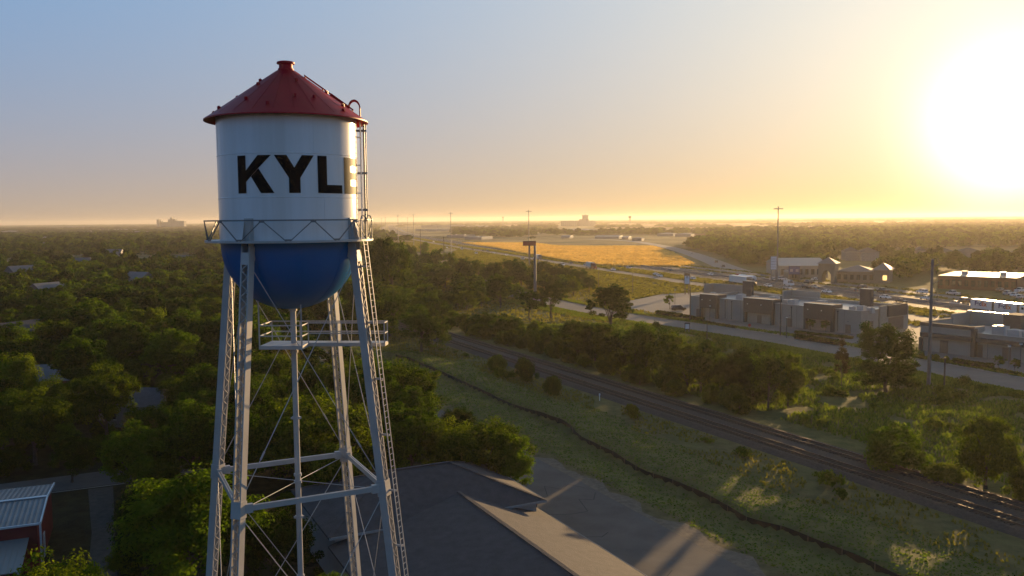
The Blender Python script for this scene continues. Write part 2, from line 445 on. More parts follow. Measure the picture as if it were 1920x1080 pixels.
# side road in front of the shops
side = smooth_line([(112, 100), (89.5, 152), (65, 209), (34, 262), (15, 306), (-6, 370), (-28, 457), (-62, 540)], 6)
strip('side_road', side, -5.6, 5.6, .03, M['road_old'], 'grey two lane side road between meadow and shops')
strip('side_road_kerb', side, 5.6, 5.95, .12, M['concrete_old'], 'pale kerb along the side road')
# shop plots
plot1 = [G(1170, 566), G(1240, 552), G(1330, 547), G(1500, 560), G(1712, 596), G(1728, 606), G(1735, 645), G(1700, 645), G(1610, 651), G(1500, 640), G(1380, 622), G(1330, 608), G(1240, 588), G(1175, 578)]
sheet('parking_lot', plot1, .018, M['concrete'], 'pale concrete lot around the long shop building')
plot2 = [G(1728, 606), G(1760, 585), G(1990, 628), G(2100, 700), G(2050, 745), G(1925, 720), G(1838, 700), G(1735, 675)]
sheet('shop_plot', plot2, .022, M['concrete'], 'pale concrete lot around the second shop building')
sheet('driveway_apron', [G(1395, 624), G(1450, 618), G(1480, 640), G(1435, 636), G(1385, 634)], .026, M['concrete_old'], 'concrete driveway joining the side road to the shops')

# highway
HW = smooth_line([(205, 40), (191, 100), (147, 282), (98, 470), (61, 615), (-79, 1170), (-260, 2000), (-377, 2740), (-700, 5000), (-1200, 9000)], 25)
hw = strip('highway', HW, -13.5, 13.5, .03, M['asphalt_dark'], 'wide dark highway running to the horizon')
strip('frontage_road', HW, -39, -30, .03, M['road_old'], 'frontage road on the near side of the highway')
strip('far_frontage_road', HW, 19, 27, .03, M['road_old'], 'frontage road on the far side of the highway')
mk = MB()
for o in (-13, -2.0, 2.0, 13): dashes(HW[:60], o, .25, 1e6, 1, .045, mk)
for o in (-9.3, -5.6, 5.6, 9.3): dashes(HW[:60], o, .22, 3.5, 8.5, .045, mk)
mk.build('lane_marking', M['white_line'], hw)
mb = MB(); L2 = HW[:110]
for p, q in zip(L2, L2[1:]): mb.bar((p.x, p.y, .45), (q.x, q.y, .45), .35, .85)
tag(mb.build('median_barrier', M['concrete_old']), 'low concrete barrier down the middle of the highway', 'barrier')
# far road curving off the highway past the wheat field
fr = [G(1460, 528), G(1400, 513), G(1360, 500), G(1330, 488), G(1290, 474), G(1240, 461), G(1180, 452), G(1100, 448)]
fr = smooth_line([(p.x, p.y) for p in fr], 15)
strip('curving_road', fr, -7, 7, .026, M['concrete_old'], 'pale road curving away past the golden field')
# wheat field
FIELD_PX = [(868, 456), (930, 455.5), (1000, 455.5), (1040, 461), (1100, 462), (1225, 462), (1260, 474), (1300, 495), (1272, 500), (1220, 500), (1130, 498), (1060, 489), (1000, 478), (930, 465)]
FIELD = [G(*p) for p in FIELD_PX]
sheet('wheat_field_soil', FIELD, .02, M['dirt'], 'soil of the golden field')
def inside(poly, x, y):
    c = np.zeros(np.shape(x), bool); n = len(poly)
    for i in range(n):
        ax, ay = poly[i][0], poly[i][1]; bx, by = poly[i - 1][0], poly[i - 1][1]
        m = ((ay > y) != (by > y)); t = (bx - ax) * (y - ay) / (by - ay + 1e-12) + ax
        c ^= m & (x < t)
    return c
def cards(name, P, h, w, m, label, face=None, lean=.15, tris=False):
    """many upright grass cards in one mesh: P (N,3)"""
    n = len(P); h = h * (.6 + .8 * rng.random(n)); w = w * (.6 + .8 * rng.random(n))
    a = rng.random(n) * math.pi * 2 if face is None else face + rng.normal(0, .5, n)
    dx, dy = np.cos(a) * w / 2, np.sin(a) * w / 2
    lx, ly = rng.normal(0, lean, n) * h, rng.normal(0, lean, n) * h
    tp = .35 if tris else 1.0
    V = np.zeros((n, 4, 3))
    V[:, 0] = P + np.stack([-dx, -dy, -.03 + 0 * h], 1); V[:, 1] = P + np.stack([dx, dy, -.03 + 0 * h], 1)
    V[:, 2] = P + np.stack([dx * tp + lx, dy * tp + ly, h], 1); V[:, 3] = P + np.stack([-dx * tp + lx, -dy * tp + ly, h * (.8 + .2 * rng.random(n))], 1)
    Q = np.arange(4 * n).reshape(n, 4)
    tint = np.repeat(np.clip(.5 + .28 * rng.normal(size=n) + .5 * (vnoise(P[:, 0], P[:, 1], 11) - .5), 0, 1), 4)
    o = obj(name, fast_mesh(name, V.reshape(-1, 3), Q, m, {'tint': tint}))
    return tag(o, label, kind='stuff')
def scatter(n, x0, x1, y0, y1, test):
    x = rng.uniform(x0, x1, n); y = rng.uniform(y0, y1, n); k = test(x, y); x, y = x[k], y[k]
    return np.stack([x, y, H(x, y)], 1)
fx = [p.x for p in FIELD]; fy = [p.y for p in FIELD]
P = scatter(150000, min(fx), max(fx), min(fy), max(fy), lambda x, y: inside(FIELD, x, y))
P[:, 2] += .02
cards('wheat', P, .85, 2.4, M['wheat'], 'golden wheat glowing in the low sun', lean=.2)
nn_ = lambda x, y: .894 * x + .447 * y
P = scatter(230000, 0, 150, 40, 240, lambda x, y: (nn_(x, y) > 91) & (nn_(x, y) < 139) & (vnoise(x, y, 4.0) > .30))
cards('meadow_grass', P, .45, .34, M['grass_blade'], 'tall green meadow grass between tracks and side road', tris=True)
P = scatter(120000, -60, 90, 40, 260, lambda x, y: (nn_(x, y) > 54) & (nn_(x, y) < 76) & (seg_dist(x, y, _fx, _fy) > 7 + 2 * vnoise(x, y, 8)) & (vnoise(x + 30, y, 5) > .3))
cards('verge_grass', P, .28, .30, M['grass_dry'], 'dry brownish grass along the rail bed', tris=True)
P = scatter(260000, -60, 90, 40, 240, lambda x, y: (nn_(x, y) > 51.5) & (nn_(x, y) < 73) & (seg_dist(x, y, _fx, _fy) < 10))
cards('mown_grass', P, .10, .25, M['grass_blade'], 'short green grass on both sides of the black fence', tris=True)
# yellow verges along the roads
def along(line, o0, o1, n, i0=0, i1=None):
    L = line[i0:i1]; k = rng.integers(0, len(L) - 1, n); t = rng.random(n); o = rng.uniform(o0, o1, n)
    a = np.array([(p.x, p.y) for p in L]); p = a[k] + (a[k + 1] - a[k]) * t[:, None]; d = a[k + 1] - a[k]; d /= np.linalg.norm(d, axis=1)[:, None]
    x = p[:, 0] + d[:, 1] * o; y = p[:, 1] - d[:, 0] * o
    return np.stack([x, y, H(x, y)], 1)
P = np.concatenate([along(HW, -48, -40, 9000, 3, 60), along(HW, -29, -15, 9000, 3, 60), along(HW, 28, 33, 3000, 3, 60), along(HW, 14.5, 18.5, 3000, 3, 60)])
cards('highway_verge_grass', P, .45, 1.3, M['grass_dry'], 'yellow grass on the verges of the highway')
P = np.concatenate([along(HW, -95, -48, 26000, 3, 45), along(HW, -29, -15, 9000, 3, 60)])
wide = lambda poly: inside(poly, P[:, 0], P[:, 1])
P = P[~(wide(plot1) | wide(plot2)) & (P[:, 1] > 235) & ((P[:, 0] < np.interp(P[:, 1], *zip(*sorted((p.y, p.x) for p in side))) - 7) | (P[:, 0] > np.interp(P[:, 1], *zip(*sorted((p.y, p.x) for p in side))) + 7))]
cards('plain_grass', P, .5, 1.1, M['grass_dry'], 'rough grass between the side road and the highway')
_sy, _sx = zip(*sorted((p.y, p.x) for p in side)); _hy, _hx = zip(*sorted((p.y, p.x) for p in HW))
P = scatter(60000, -140, 130, 215, 520, lambda x, y: (x > np.interp(y, _sy, _sx) - 60) & (np.abs(x - np.interp(y, _sy, _sx)) > 7) & (x < np.interp(y, _hy, _hx) - 60) & (nn_(x, y) > 100))
P = P[~(inside(plot1, P[:, 0], P[:, 1]) | inside(plot2, P[:, 0], P[:, 1]))]
cards('clearing_grass', P, .38, .8, M['grass_dry'], 'rough grass of the clearing on both sides of the side road', tris=True)
P = np.concatenate([along(side, 6.4, 10, 16000), along(side, -14, -6, 40000, 0, 40)])
cards('side_road_grass', P, .3, .5, M['grass_blade'], 'grass on both edges of the side road', tris=True)
# ------------------------------------------------------------------ water tower
TD = 46.4; TB = AT(544.5, 418, TD); TX, TY = TB.x, TB.y
TW = empty('water_tower', (TX, TY, 0), math.atan2(TX, TY) * -1, 'tall four legged water tower with red cone roof, white lettered tank and blue bowl', 'water tower')
def pol(a, r, z): a = R(a); return Vector((r * math.sin(a), -r * math.cos(a), z))
RT = 3.66
zF = 29.02
# tank shell with weld seams
prof = [(RT, zF)]
for z in (31.22, 33.42):
    prof += [(RT, z - .035), (RT + .014, z - .02), (RT + .014, z + .02), (RT, z + .035)]
prof += [(RT, 35.5)]
b = MB(); b.lathe(prof, 128)
for a0, z0, z1 in [(20, 33.44, 35.4), (-32, 31.24, 33.4), (74, 31.24, 33.4), (-75, 33.44, 35.4), (28, zF, 31.2), (-22, zF, 31.2), (120, zF, 35.4), (200, zF, 35.4)]:
    p = pol(a0, RT + .003, (z0 + z1) / 2); b.box(p, (.03, .012, z1 - z0), rz=R(a0))
b.build('tank', M['white_paint'], TW, smooth=True, angle=30)
# lettering wrapped on the shell
def glyph(polys, a0, a1, z0, z1, mb):
    for P in polys:
        n = 10
        # strips along x so the letters follow the curve: clip polygon into vertical slices
        xs = sorted({round(i / 16, 4) for i in range(17)} | {p[0] for p in P})
        for x0, x1 in zip(xs, xs[1:]):
            poly = P
            for lim, keep in ((x0, 1), (x1, -1)):
                o = []
                for i in range(len(poly)):
                    p, q = poly[i - 1], poly[i]; ip, iq = (p[0] - lim) * keep >= -1e-9, (q[0] - lim) * keep >= -1e-9
                    if ip != iq:
                        t = (lim - p[0]) / (q[0] - p[0]); o.append((lim, p[1] + t * (q[1] - p[1])))
                    if iq: o.append(q)
                poly = o
                if len(poly) < 3: break
            if len(poly) < 3: continue
            vs = [pol(a0 + (a1 - a0) * p[0], RT + .018, z0 + (z1 - z0) * p[1]) for p in poly]
            mb.add(vs, [tuple(range(len(vs)))])
b = MB(); zl0, zl1 = 31.42, 33.30
K = [[(0, 0), (.25, 0), (.25, 1), (0, 1)], [(.25, .32), (.40, .52), (.25, .52)], [(.25, .30), (.93, 1), (.64, 1), (.25, .56)], [(.40, .60), (.37, .40), (.66, 0), (1, 0), (.60, .62)]]
K = [[(0, 0), (.255, 0), (.255, 1), (0, 1)], [(.255, .30), (.94, 1), (.60, 1), (.255, .60)], [(.40, .44), (.66, 0), (1.0, 0), (.61, .655)]]
Yl = [[(.355, 0), (.64, 0), (.64, .45), (.355, .45)], [(.355, .40), (.64, .40), (1, 1), (.69, 1), (.497, .67), (.31, 1), (0, 1)]]
Ll = [[(0, 0), (.34, 0), (.34, 1), (0, 1)], [(.34, 0), (1, 0), (1, .225), (.34, .225)]]
El = [[(0, 0), (.34, 0), (.34, 1), (0, 1)], [(.34, 0), (1, 0), (1, .215), (.34, .215)], [(.34, .4), (.92, .4), (.92, .6), (.34, .6)], [(.34, .785), (1, .785), (1, 1), (.34, 1)]]
for g, a0, a1 in ((K, -42.4, -11.4), (Yl, -11.0, 19.6), (Ll, 22.6, 46.4), (El, 49.2, 74.5)):
    b = MB(); glyph(g, a0, a1, zl0, zl1, b); b.build('painted_letter', M['black_paint'], TW)
# roof
b = MB(); b.lathe([(RT - .05, 35.46), (4.20, 35.28), (4.27, 35.28), (4.27, 35.34), (3.9, 35.58), (.42, 38.05), (.42, 38.12)], 96)
for k in range(24):
    a = k * 15 + 5; p0, p1 = pol(a, .5, 38.01), pol(a, 4.0, 35.525)
    b.bar(p0, p1, .018, .008, up=(0, 0, 1))
roof = b.build('roof', M['red_paint'], TW, smooth=True, angle=25)
MB().lathe([(.36, 38.0), (.36, 38.36), (.47, 38.38), (.47, 38.47), (.40, 38.50), (0.02, 38.53)], 40).build('roof_vent', M['red_paint'], roof, smooth=True)
for a, r in [(-80, 1.35), (-95, 2.55), (-92, 3.75), (-52, 1.8), (-40, 3.1), (20, 1.5), (8, 2.9), (28, 2.9), (-70, 3.6), (-15, 3.6), (60, 3.3), (70, 2.2), (48, 3.8)]:
    z = 38.05 - (r - .42) * .7098 + .05
    l = MB().box(pol(a, r, z), (.10, .16, .14), rz=R(a)).box(pol(a, r, z + .07), (.14, .05, .06), rz=R(a)).build('lifting_lug', M['red_paint'], roof)
# roof ladder on the right, hatch and hand loop
aL = 84
b = MB()
zr = lambda r: 38.05 - (r - .42) * .7098
for da in (-.18, .18):
    off = pol(aL + 90, da, 0); p0 = pol(aL, .95, zr(.95) + .12) + off; p1 = pol(aL, 3.5, zr(3.5) + .12) + off
    b.bar(p0, p1, .05, .05)
for k in range(10):
    r = 1.05 + k * .27; p = pol(aL, r, zr(r) + .12); o = pol(aL + 90, .18, 0); b.bar(p - o, p + o, .025, .025)
for r in (1.0, 1.9, 2.8, 3.45): b.box(pol(aL, r, zr(r) + .05), (.4, .06, .14), rz=R(aL))
b.build('roof_ladder', M['red_paint'], roof)
b = MB()
for da in (-.24, .24):
    off = pol(aL + 90, da, 0); pts = []
    for k in range(13):
        t = math.pi * k / 12; r = 3.55 - .30 * math.cos(t); pts.append(pol(aL, r, zr(3.6) + .28 + .42 * math.sin(t)) + off)
    pts = [pol(aL, 3.25, zr(3.25)) + off] + pts + [pol(aL, 3.85, zr(3.85) - .1) + off]
    b = MB(); b.path(pts, .04, 6); b.build('ladder_handhold', M['red_paint'], roof, smooth=True)
b = MB(); b.bar(pol(aL + 4, 2.3, zr(2.3) + .10), pol(aL + 4, 3.3, zr(3.3) + .10), .55, .12); b.build('roof_hatch', M['red_paint'], roof)
# bowl
pr = [(RT - .02, zF + .01)]
for k in range(1, 21):
    t = math.pi / 2 * k / 20; pr.append((3.62 * math.cos(t) + .001, 28.85 - 3.60 * math.sin(t)))
b = MB(); b.lathe(pr, 96)
for k in range(10):
    a = 8 + k * 36
    for (r0_, z0_), (r1_, z1_) in zip(pr[1:-2], pr[2:-1]): b.bar(pol(a, r0_ + .004, z0_), pol(a, r1_ + .004, z1_), .03, .012, up=pol(a, 1, 0))
bowl = b.build('bowl', M['blue_paint'], TW, smooth=True)
# balcony
b = MB(); b.lathe([(RT + .01, zF - .06), (RT + .01, zF + .02), (4.42, zF + .02), (4.42, zF - .09), (4.36, zF - .09), (4.36, zF - .06)], 66, close=True)
balc = b.build('balcony', M['silver_paint'], TW)
b = MB(); NPN = 11; st = 360 / NPN; rz = zF + 1.04; rr = 4.40
for k in range(NPN):
    a = 14.6 + k * st
    for a0, a1 in ((a, a + st / 2), (a + st / 2, a + st)):
        b.bar(pol(a0, rr, rz), pol(a1, rr, rz), .06, .07)
    b.bar(pol(a, rr, rz), pol(a + st / 2 - 1.2, rr, zF), .045, .045); b.bar(pol(a, rr, rz), pol(a - st / 2 + 1.2, rr, zF), .045, .045)
    b.box(pol(a, rr, rz - .05), (.28, .03, .13), rz=R(a)); b.box(pol(a + st / 2, rr, zF + .05), (.3, .03, .1), rz=R(a + st / 2))
b.build('railing', M['galv'], balc)
# legs
LEGA = [-33, 57, 147, 237]; r_top, slope = 3.80, .1125
def legp(a, z, dr=0.0, dt=0.0): return pol(a, r_top + (zF - z) * slope + dr, z) + pol(a + 90, dt, 0)
zN = 15.75
WT, WR = .235, .22          # half tangential / radial size
for a in LEGA:
    b = MB()
    rad = pol(a, 1, 0); tan = pol(a + 90, 1, 0); ax = (legp(a, 0) - legp(a, zF)).normalized()
    for sg in (-1, 1):
        b.bar(legp(a, zF - .25, 0, sg * WT), legp(a, 0, 0, sg * WT), .035, 2 * WR, up=rad)
        for q in (-1, 1):
            b.bar(legp(a, zF - .25, q * (WR - .012), sg * (WT - .035)), legp(a, 0, q * (WR - .012), sg * (WT - .035)), .055, .024, up=rad)
    # gusset plates at the strut joint and head bracket on the tank
    b.bar(legp(a, zN + .42), legp(a, zN - .42), 2 * WT + .10, 2 * WR + .08, up=rad)
    for sg in (-1, 1):
        b.add([pol(a, RT - .02, zF + 1.15) + tan * sg * .2, pol(a, RT + .10, zF + 1.15) + tan * sg * .2, legp(a, zF - .2, WR + .05, sg * .2), legp(a, zF - 1.25, WR, sg * .2), legp(a, zF - 1.25, -WR, sg * .2), pol(a, RT - .25, zF - .6) + tan * sg * .2], [tuple(range(6))])
    b.box(pol(a, RT + .05, zF + .55), (.46, .12, 1.2), rz=R(a))
    leg = b.build('leg', M['silver_paint'], TW)
    for q in (-1, 1):
        for za, zb_ in ((zF - 1.1, zN + .5), (zN - .5, .3)):
            lc = MB(); z = za; k = 0; dz = (za - zb_) / round((za - zb_) / .33)
            while z > zb_ + .01:
                s0_ = (WT - .04) * (1 if k % 2 == 0 else -1)
                lc.bar(legp(a, z, q * (WR + .01), s0_), legp(a, z - dz, q * (WR + .01), -s0_), .042, .014, up=rad)
                z -= dz; k += 1
            if za > zN: lc.bar(legp(a, zF - .55, q * (WR + .008)), legp(a, zF - 1.15, q * (WR + .008)), 2 * WT, .02, up=rad)
            lc.build('lacing', M['silver_paint'], leg)
# struts, tie rods
for i, a in enumerate(LEGA):
    a2 = LEGA[(i + 1) % 4]; p, q = legp(a, zN), legp(a2, zN); d = (q - p).normalized()
    b = MB(); side_ = d.cross(Vector((0, 0, 1)))
    for sg in (-1, 1):
        b.bar(p + d * .2 + side_ * sg * .08, q - d * .2 + side_ * sg * .08, .02, .26)
        b.bar(p + d * .2 + side_ * sg * .055 + Vector((0, 0, .13 * 1)), q - d * .2 + side_ * sg * .055 + Vector((0, 0, .13)), .07, .02)
    b.bar(p + d * .2, q - d * .2, .16, .02)
    for e, sgn in ((p, 1), (q, -1)): b.box(e + d * sgn * .42, (.5, .24, .44), rz=math.atan2(d.y, d.x))
    b.build('strut', M['silver_paint'], TW)
    for (za, zb) in ((zF - 1.0, zN + .2), (zN - .25, 2.0)):
        for (s0, s1) in ((a, a2), (a2, a)):
            u, v = legp(s0, za), legp(s1, zb); dd = (v - u).normalized(); u = u + dd * .25; v = v - dd * .25
            b = MB(); b.tube(u, v, .024, n=6); m_ = u + (v - u) * .82; b.tube(m_ - dd * .22, m_ + dd * .22, .05, n=6)
            b.build('tie_rod', M['silver_paint'], TW)
    b = MB(); b.tube(pol(a, .15, zN - .1), legp(a, zN - .1, -.25), .018, n=6); b.build('tie_rod', M['silver_paint'], TW)
# riser pipe
b = MB(); b.tube((0, 0, 0), (0, 0, 25.6), .155, n=20)
for z in (3, 6.4, 10.2, 13.6, 15.6, 16.0, 19.2, 22.9, 25.2): b.tube((0, 0, z - .07), (0, 0, z + .07), .215, n=20)
for z in (13.6, 19.2): b.box((.2, -.05, z), (.16, .1, .1)); b.box((-.2, -.05, z), (.16, .1, .1))
b.build('riser_pipe', M['silver_paint'], TW, smooth=True)
# hung walkway below the bowl
uu = Vector((.951, -.309, 0)); vv = Vector((.309, .951, 0)); oo = Vector((-1.78, -.75, 0)); zW = 23.35
W = lambda u, v, z: oo + uu * u + vv * v + Vector((0, 0, zW + z))
rzw = math.atan2(uu.y, uu.x)
b = MB()
def deck(u0, u1, v0, v1): b.box(W((u0 + u1) / 2, (v0 + v1) / 2, 0), (u1 - u0, v1 - v0, .05), rz=rzw)
deck(0, 2.3, 0, 1.2); deck(0, 6.5, 1.22, 2.0)
for (p, q) in [((0, 0), (2.3, 0)), ((2.3, 0), (2.3, 1.2)), ((0, 0), (0, 2.0)), ((0, 2.0), (6.5, 2.0)), ((2.3, 1.2), (6.5, 1.2)), ((6.5, 1.2), (6.5, 2.0))]:
    b.bar(W(*p, -.08), W(*q, -.08), .07, .16)
wk = b.build('walkway', M['silver_paint'], TW)
b = MB()
for (p, q) in [((0, 0), (2.3, 0)), ((2.3, 0), (2.3, 1.2)), ((0, 0), (0, 2.0)), ((0, 2.0), (6.5, 2.0)), ((2.3, 1.2), (6.5, 1.2)), ((6.5, 1.2), (6.5, 2.0))]:
    for z in (.55, 1.12): b.bar(W(*p, z), W(*q, z), .05, .06)
for p in [(0, 2), (2.3, 1.2), (3.9, 1.2), (3.9, 2), (6.5, 1.2), (6.5, 2), (1.6, 2)]: b.bar(W(*p, -.1), W(*p, 1.15), .06, .06)
b.build('walkway_railing', M['silver_paint'], wk)
for p in [(0, 0), (2.3, 0)]:
    t_ = W(*p, 0); rr_ = math.hypot(t_.x, t_.y); zt = 28.85 - 3.60 * math.sqrt(max(0, 1 - (rr_ / 3.62) ** 2))
    MB().bar(W(*p, -.15), Vector((t_.x, t_.y, zt + .05)), .07, .07).build('hanger_rod', M['silver_paint'], wk)
# ladders
b = MB(); a = 57
def lad(P0, P1, wdir, w, n, mb, t=.045):
    P0, P1, wdir = Vector(P0), Vector(P1), Vector(wdir)
    for sg in (-1, 1): mb.bar(P0 + wdir * sg * w, P1 + wdir * sg * w, t, t, up=wdir)
    for k in range(n):
        p = P0 + (P1 - P0) * ((k + .5) / n); mb.bar(p - wdir * w, p + wdir * w, .025, .025)
tan = pol(a + 90, 1, 0)
zc = 27.0
lad(legp(a, zF - .1, .62, .14) + Vector((0, 0, 0)), legp(a, 0, .62, .14), tan, .2, 88, b)
for z in (27.6, 24.6, 21.6, 18.6, 15.6, 12.6, 9.6, 6): b.bar(legp(a, z, .2, .14), legp(a, z, .66, .14), .07, .10)
b.build('leg_ladder', M['silver_paint'], TW)
b = MB(); a = 80; tan = pol(a + 90, 1, 0)
lad(pol(a, RT + .2, zF), pol(a, RT + .2, 35.3), tan, .2, 21, b)
for z in (30, 31.5, 33, 34.5): b.bar(pol(a, RT, z) - tan * .2, pol(a, RT + .2, z) - tan * .2, .04, .04); b.bar(pol(a, RT, z) + tan * .2, pol(a, RT + .2, z) + tan * .2, .04, .04)
b.build('tank_ladder', M['white_paint'], TW)
b = MB(); a = 87
b.tube(pol(a, RT + .36, zF), pol(a, RT + .36, 35.5), .055, n=8); b.tube(pol(a + 2, RT + .48, zF), pol(a + 2, RT + .48, 35.4), .03, n=8)
for z in (30.6, 32.6, 34.9): b.bar(pol(a, RT, z), pol(a, RT + .5, z), .09, .12)
b.build('safety_cable_pipe', M['galv'], TW)
b = MB(); a = 62; tan = pol(a + 90, 1, 0)
for k in (-1, 1):
    c = pol(a + k * 5.0, 4.42, zF); pts = [c + tan * -.33 + Vector((0, 0, .0)), c + tan * -.33 + Vector((0, 0, .9))]
    for j in range(9):
        t = math.pi * j / 8; pts.append(c + tan * (-.33 * math.cos(t)) + Vector((0, 0, .95 + .33 * math.sin(t))))
    pts += [c + tan * .33]
    b.path(pts, .032, 6)
b.build('balcony_handhold', M['galv'], balc, smooth=True)
b = MB()
for a in LEGA: b.box(legp(a, .15), (1.2, 1.2, .3), rz=R(a))
b.build('footing', M['concrete'], TW)

# ------------------------------------------------------------------ big roofed building by the service road
rz0 = math.atan2(NH.y, NH.x)
hb = empty('long_building', NS(30, 60), 0, 'low pale walled building with big dark shingle roof and a higher hipped wing', 'building')
HBI = hb.matrix_world
hb.location = (0, 0, 0)
def rp(n, s, z=0): return NS(n, s, z)
def roof_mesh(faces, m, name, par, th=.18):
    b = MB()
    for f in faces:
        top = [Vector(p) for p in f]; k = len(top)
        lo = [p - Vector((0, 0, th)) for p in top]
        b.add(top + lo, [tuple(range(k)), tuple(range(2 * k - 1, k - 1, -1))] + [(i, i + k, (i + 1) % k + k, (i + 1) % k) for i in range(k)])
    return b.build(name, m, par)
# wing: hips
nr, nl, s0, s1, ze, zr_, sm, nra, nla = 36.6, 16.6, 66.6, 80.6, 4.5, 7.15, 73.6, 30.0, 23.2
A_, B_, C_, D_ = rp(nr, s0, ze), rp(nr, s1, ze), rp(nl, s1, ze), rp(nl, s0, ze); E_, F_ = rp(nra, sm, zr_), rp(nla, sm, zr_)
roof_mesh([(A_, B_, E_), (B_, C_, F_, E_), (C_, D_, F_), (D_, A_, E_, F_)], M['shingle_dark'], 'wing_roof', hb)
# main: gable along s
zr2, n2, ne, nw, sB, sE = 5.55, 29.2, 36.9, 16.6, 70.2, 28.0
ze2 = 3.05
roof_mesh([(rp(n2, sB + .8, zr2), rp(n2, sE, zr2), rp(ne, sE, ze2), rp(ne, sB, ze2)), (rp(n2, sE, zr2), rp(n2, sB + .8, zr2), rp(nw, s0 + .35, 3.75), rp(nw, sE, 3.75))], M['shingle_dark'], 'main_roof', hb)
b = MB(); b.bar(rp(n2, sE, zr2 + .05), rp(n2, sB, zr2 + .05), .35, .07); b.bar(E_ + Vector((0, 0, .05)), F_ + Vector((0, 0, .05)), .3, .07)
for c_ in (A_, B_): b.bar(E_ + Vector((0, 0, .03)), c_ + Vector((0, 0, .03)), .3, .06)
for c_ in (C_, D_): b.bar(F_ + Vector((0, 0, .03)), c_ + Vector((0, 0, .03)), .3, .06)
b.build('ridge_cap', M['shingle_dark'], hb)
b = MB(); b.prism([rp(nr - .7, s0 + .6), rp(nr - .7, s1 - .6), rp(nl + .6, s1 - .6), rp(nl + .6, s0 + .6)], 0, ze - .19)
b.prism([rp(ne - .8, sE + .5), rp(ne - .8, s0 + .59), rp(nw + .6, s0 + .59), rp(nw + .6, sE + .5)], 0, ze2 - .19)
b.build('wall', M['white_wall'], hb)
b = MB(); b.bar(rp(ne + .04, sE, ze2 - .08), rp(ne + .04, s0, ze2 - .08), .08, .2); b.bar(rp(nr + .04, s0, ze - .08), rp(nr + .04, s1, ze - .08), .08, .2); b.bar(rp(nl, s0 - .04, ze - .08), rp(nr, s0 - .04, ze - .08), .08, .2)
b.build('gutter', M['white_wall'], hb)

# ------------------------------------------------------------------ red barn at lower left
# eave corner (px 75,981) ridge end (px 100,907)
pc = G(75, 981, 4.3); pf_ = G(101, 907, 4.3)
dep = (pf_ - pc); hs = dep.length / 2; dep.normalize()
dirw = Vector((-dep.y, dep.x, 0)); dirw = dirw if dirw.x < 0 else -dirw
pm = pc + dep * hs          # under the ridge
barn = empty('red_barn', (pm.x, pm.y, 0), math.atan2(dirw.y, dirw.x) , 'red walled metal building with ribbed grey roof and a lean-to', 'barn')
# local frame: +X runs left along the ridge (away from visible gable), +Y is nearer the camera or farther
Ml = Matrix.Rotation(-barn.rotation_euler.z, 3, 'Z')
ys = 1 if (Matrix.Rotation(barn.rotation_euler.z, 3, 'Z') @ Vector((0, 1, 0))).y < 0 else -1   # +1: local +Y faces the camera
Lb = 22.0; ez, rzb = 4.3, 4.85
b = MB()
gx = .25
b.add([(gx, ys * (hs - .2), 0), (gx, -ys * (hs - .2), 0), (gx, -ys * (hs - .2), ez - .1), (gx, 0, rzb - .12), (gx, ys * (hs - .2), ez - .1),
       (Lb, ys * (hs - .2), 0), (Lb, -ys * (hs - .2), 0), (Lb, -ys * (hs - .2), ez - .1), (Lb, 0, rzb - .12), (Lb, ys * (hs - .2), ez - .1)],
      [(0, 1, 2, 3, 4), (5, 9, 8, 7, 6), (0, 4, 9, 5), (1, 6, 7, 2)])
b.build('wall', M['barn_red'], barn)
b = MB()
for sg in (-1, 1):
    top = [Vector((0, 0, rzb)), Vector((Lb, 0, rzb)), Vector((Lb, sg * hs, ez)), Vector((0, sg * hs, ez))]
    lo = [p - Vector((0, 0, .1)) for p in top]
    b.add(top + lo, [(0, 1, 2, 3), (7, 6, 5, 4), (0, 3, 7, 4), (1, 5, 6, 2), (2, 6, 7, 3)])
for k in range(52):
    x = k * .42 + .2
    for sg in (-1, 1): b.bar((x, 0, rzb + .015), (x, sg * hs, ez + .015), .06, .05)
b.build('roof', M['metal_roof'], barn)
b = MB()
for sg in (-1, 1): b.bar((-.04, 0, rzb + .02), (-.04, sg * hs, ez + .02), .12, .22)
b.bar((0, 0, rzb + .05), (Lb, 0, rzb + .05), .4, .06); b.bar((.0, ys * hs, ez - .05), (.0, ys * (hs - .15), 0.0), .16, .16); b.bar((0, ys * (hs + .05), ez - .02), (Lb, ys * (hs + .05), ez - .02), .14, .16)
b.build('roof_trim', M['metal_trim'], barn)
b = MB(); le = 5.5
top = [Vector((.9, ys * (hs - .1), ez - 1.15)), Vector((Lb, ys * (hs - .1), ez - 1.15)), Vector((Lb, ys * (hs + le), 2.3)), Vector((.9, ys * (hs + le), 2.3))]
lo = [p - Vector((0, 0, .08)) for p in top]; b.add(top + lo, [(0, 1, 2, 3), (7, 6, 5, 4), (0, 3, 7, 4), (1, 5, 6, 2), (2, 6, 7, 3), (0, 4, 5, 1)])
for k in range(50): b.bar((1.1 + k * .42, ys * (hs), ez - 1.13), (1.1 + k * .42, ys * (hs + le), 2.315), .05, .03)
b.build('lean_to_roof', M['roof_pale'], barn)
b = MB()
for x in (1.1, 6, 11, 16, 21): b.box((x, ys * (hs + le - .2), 1.1), (.18, .18, 2.2))
b.build('lean_to_post', M['metal_trim'], barn)
b = MB(); b.box((.2, ys * 2, 1.05), (.08, 1.0, 2.1)); b.build('door', M['metal_trim'], barn)

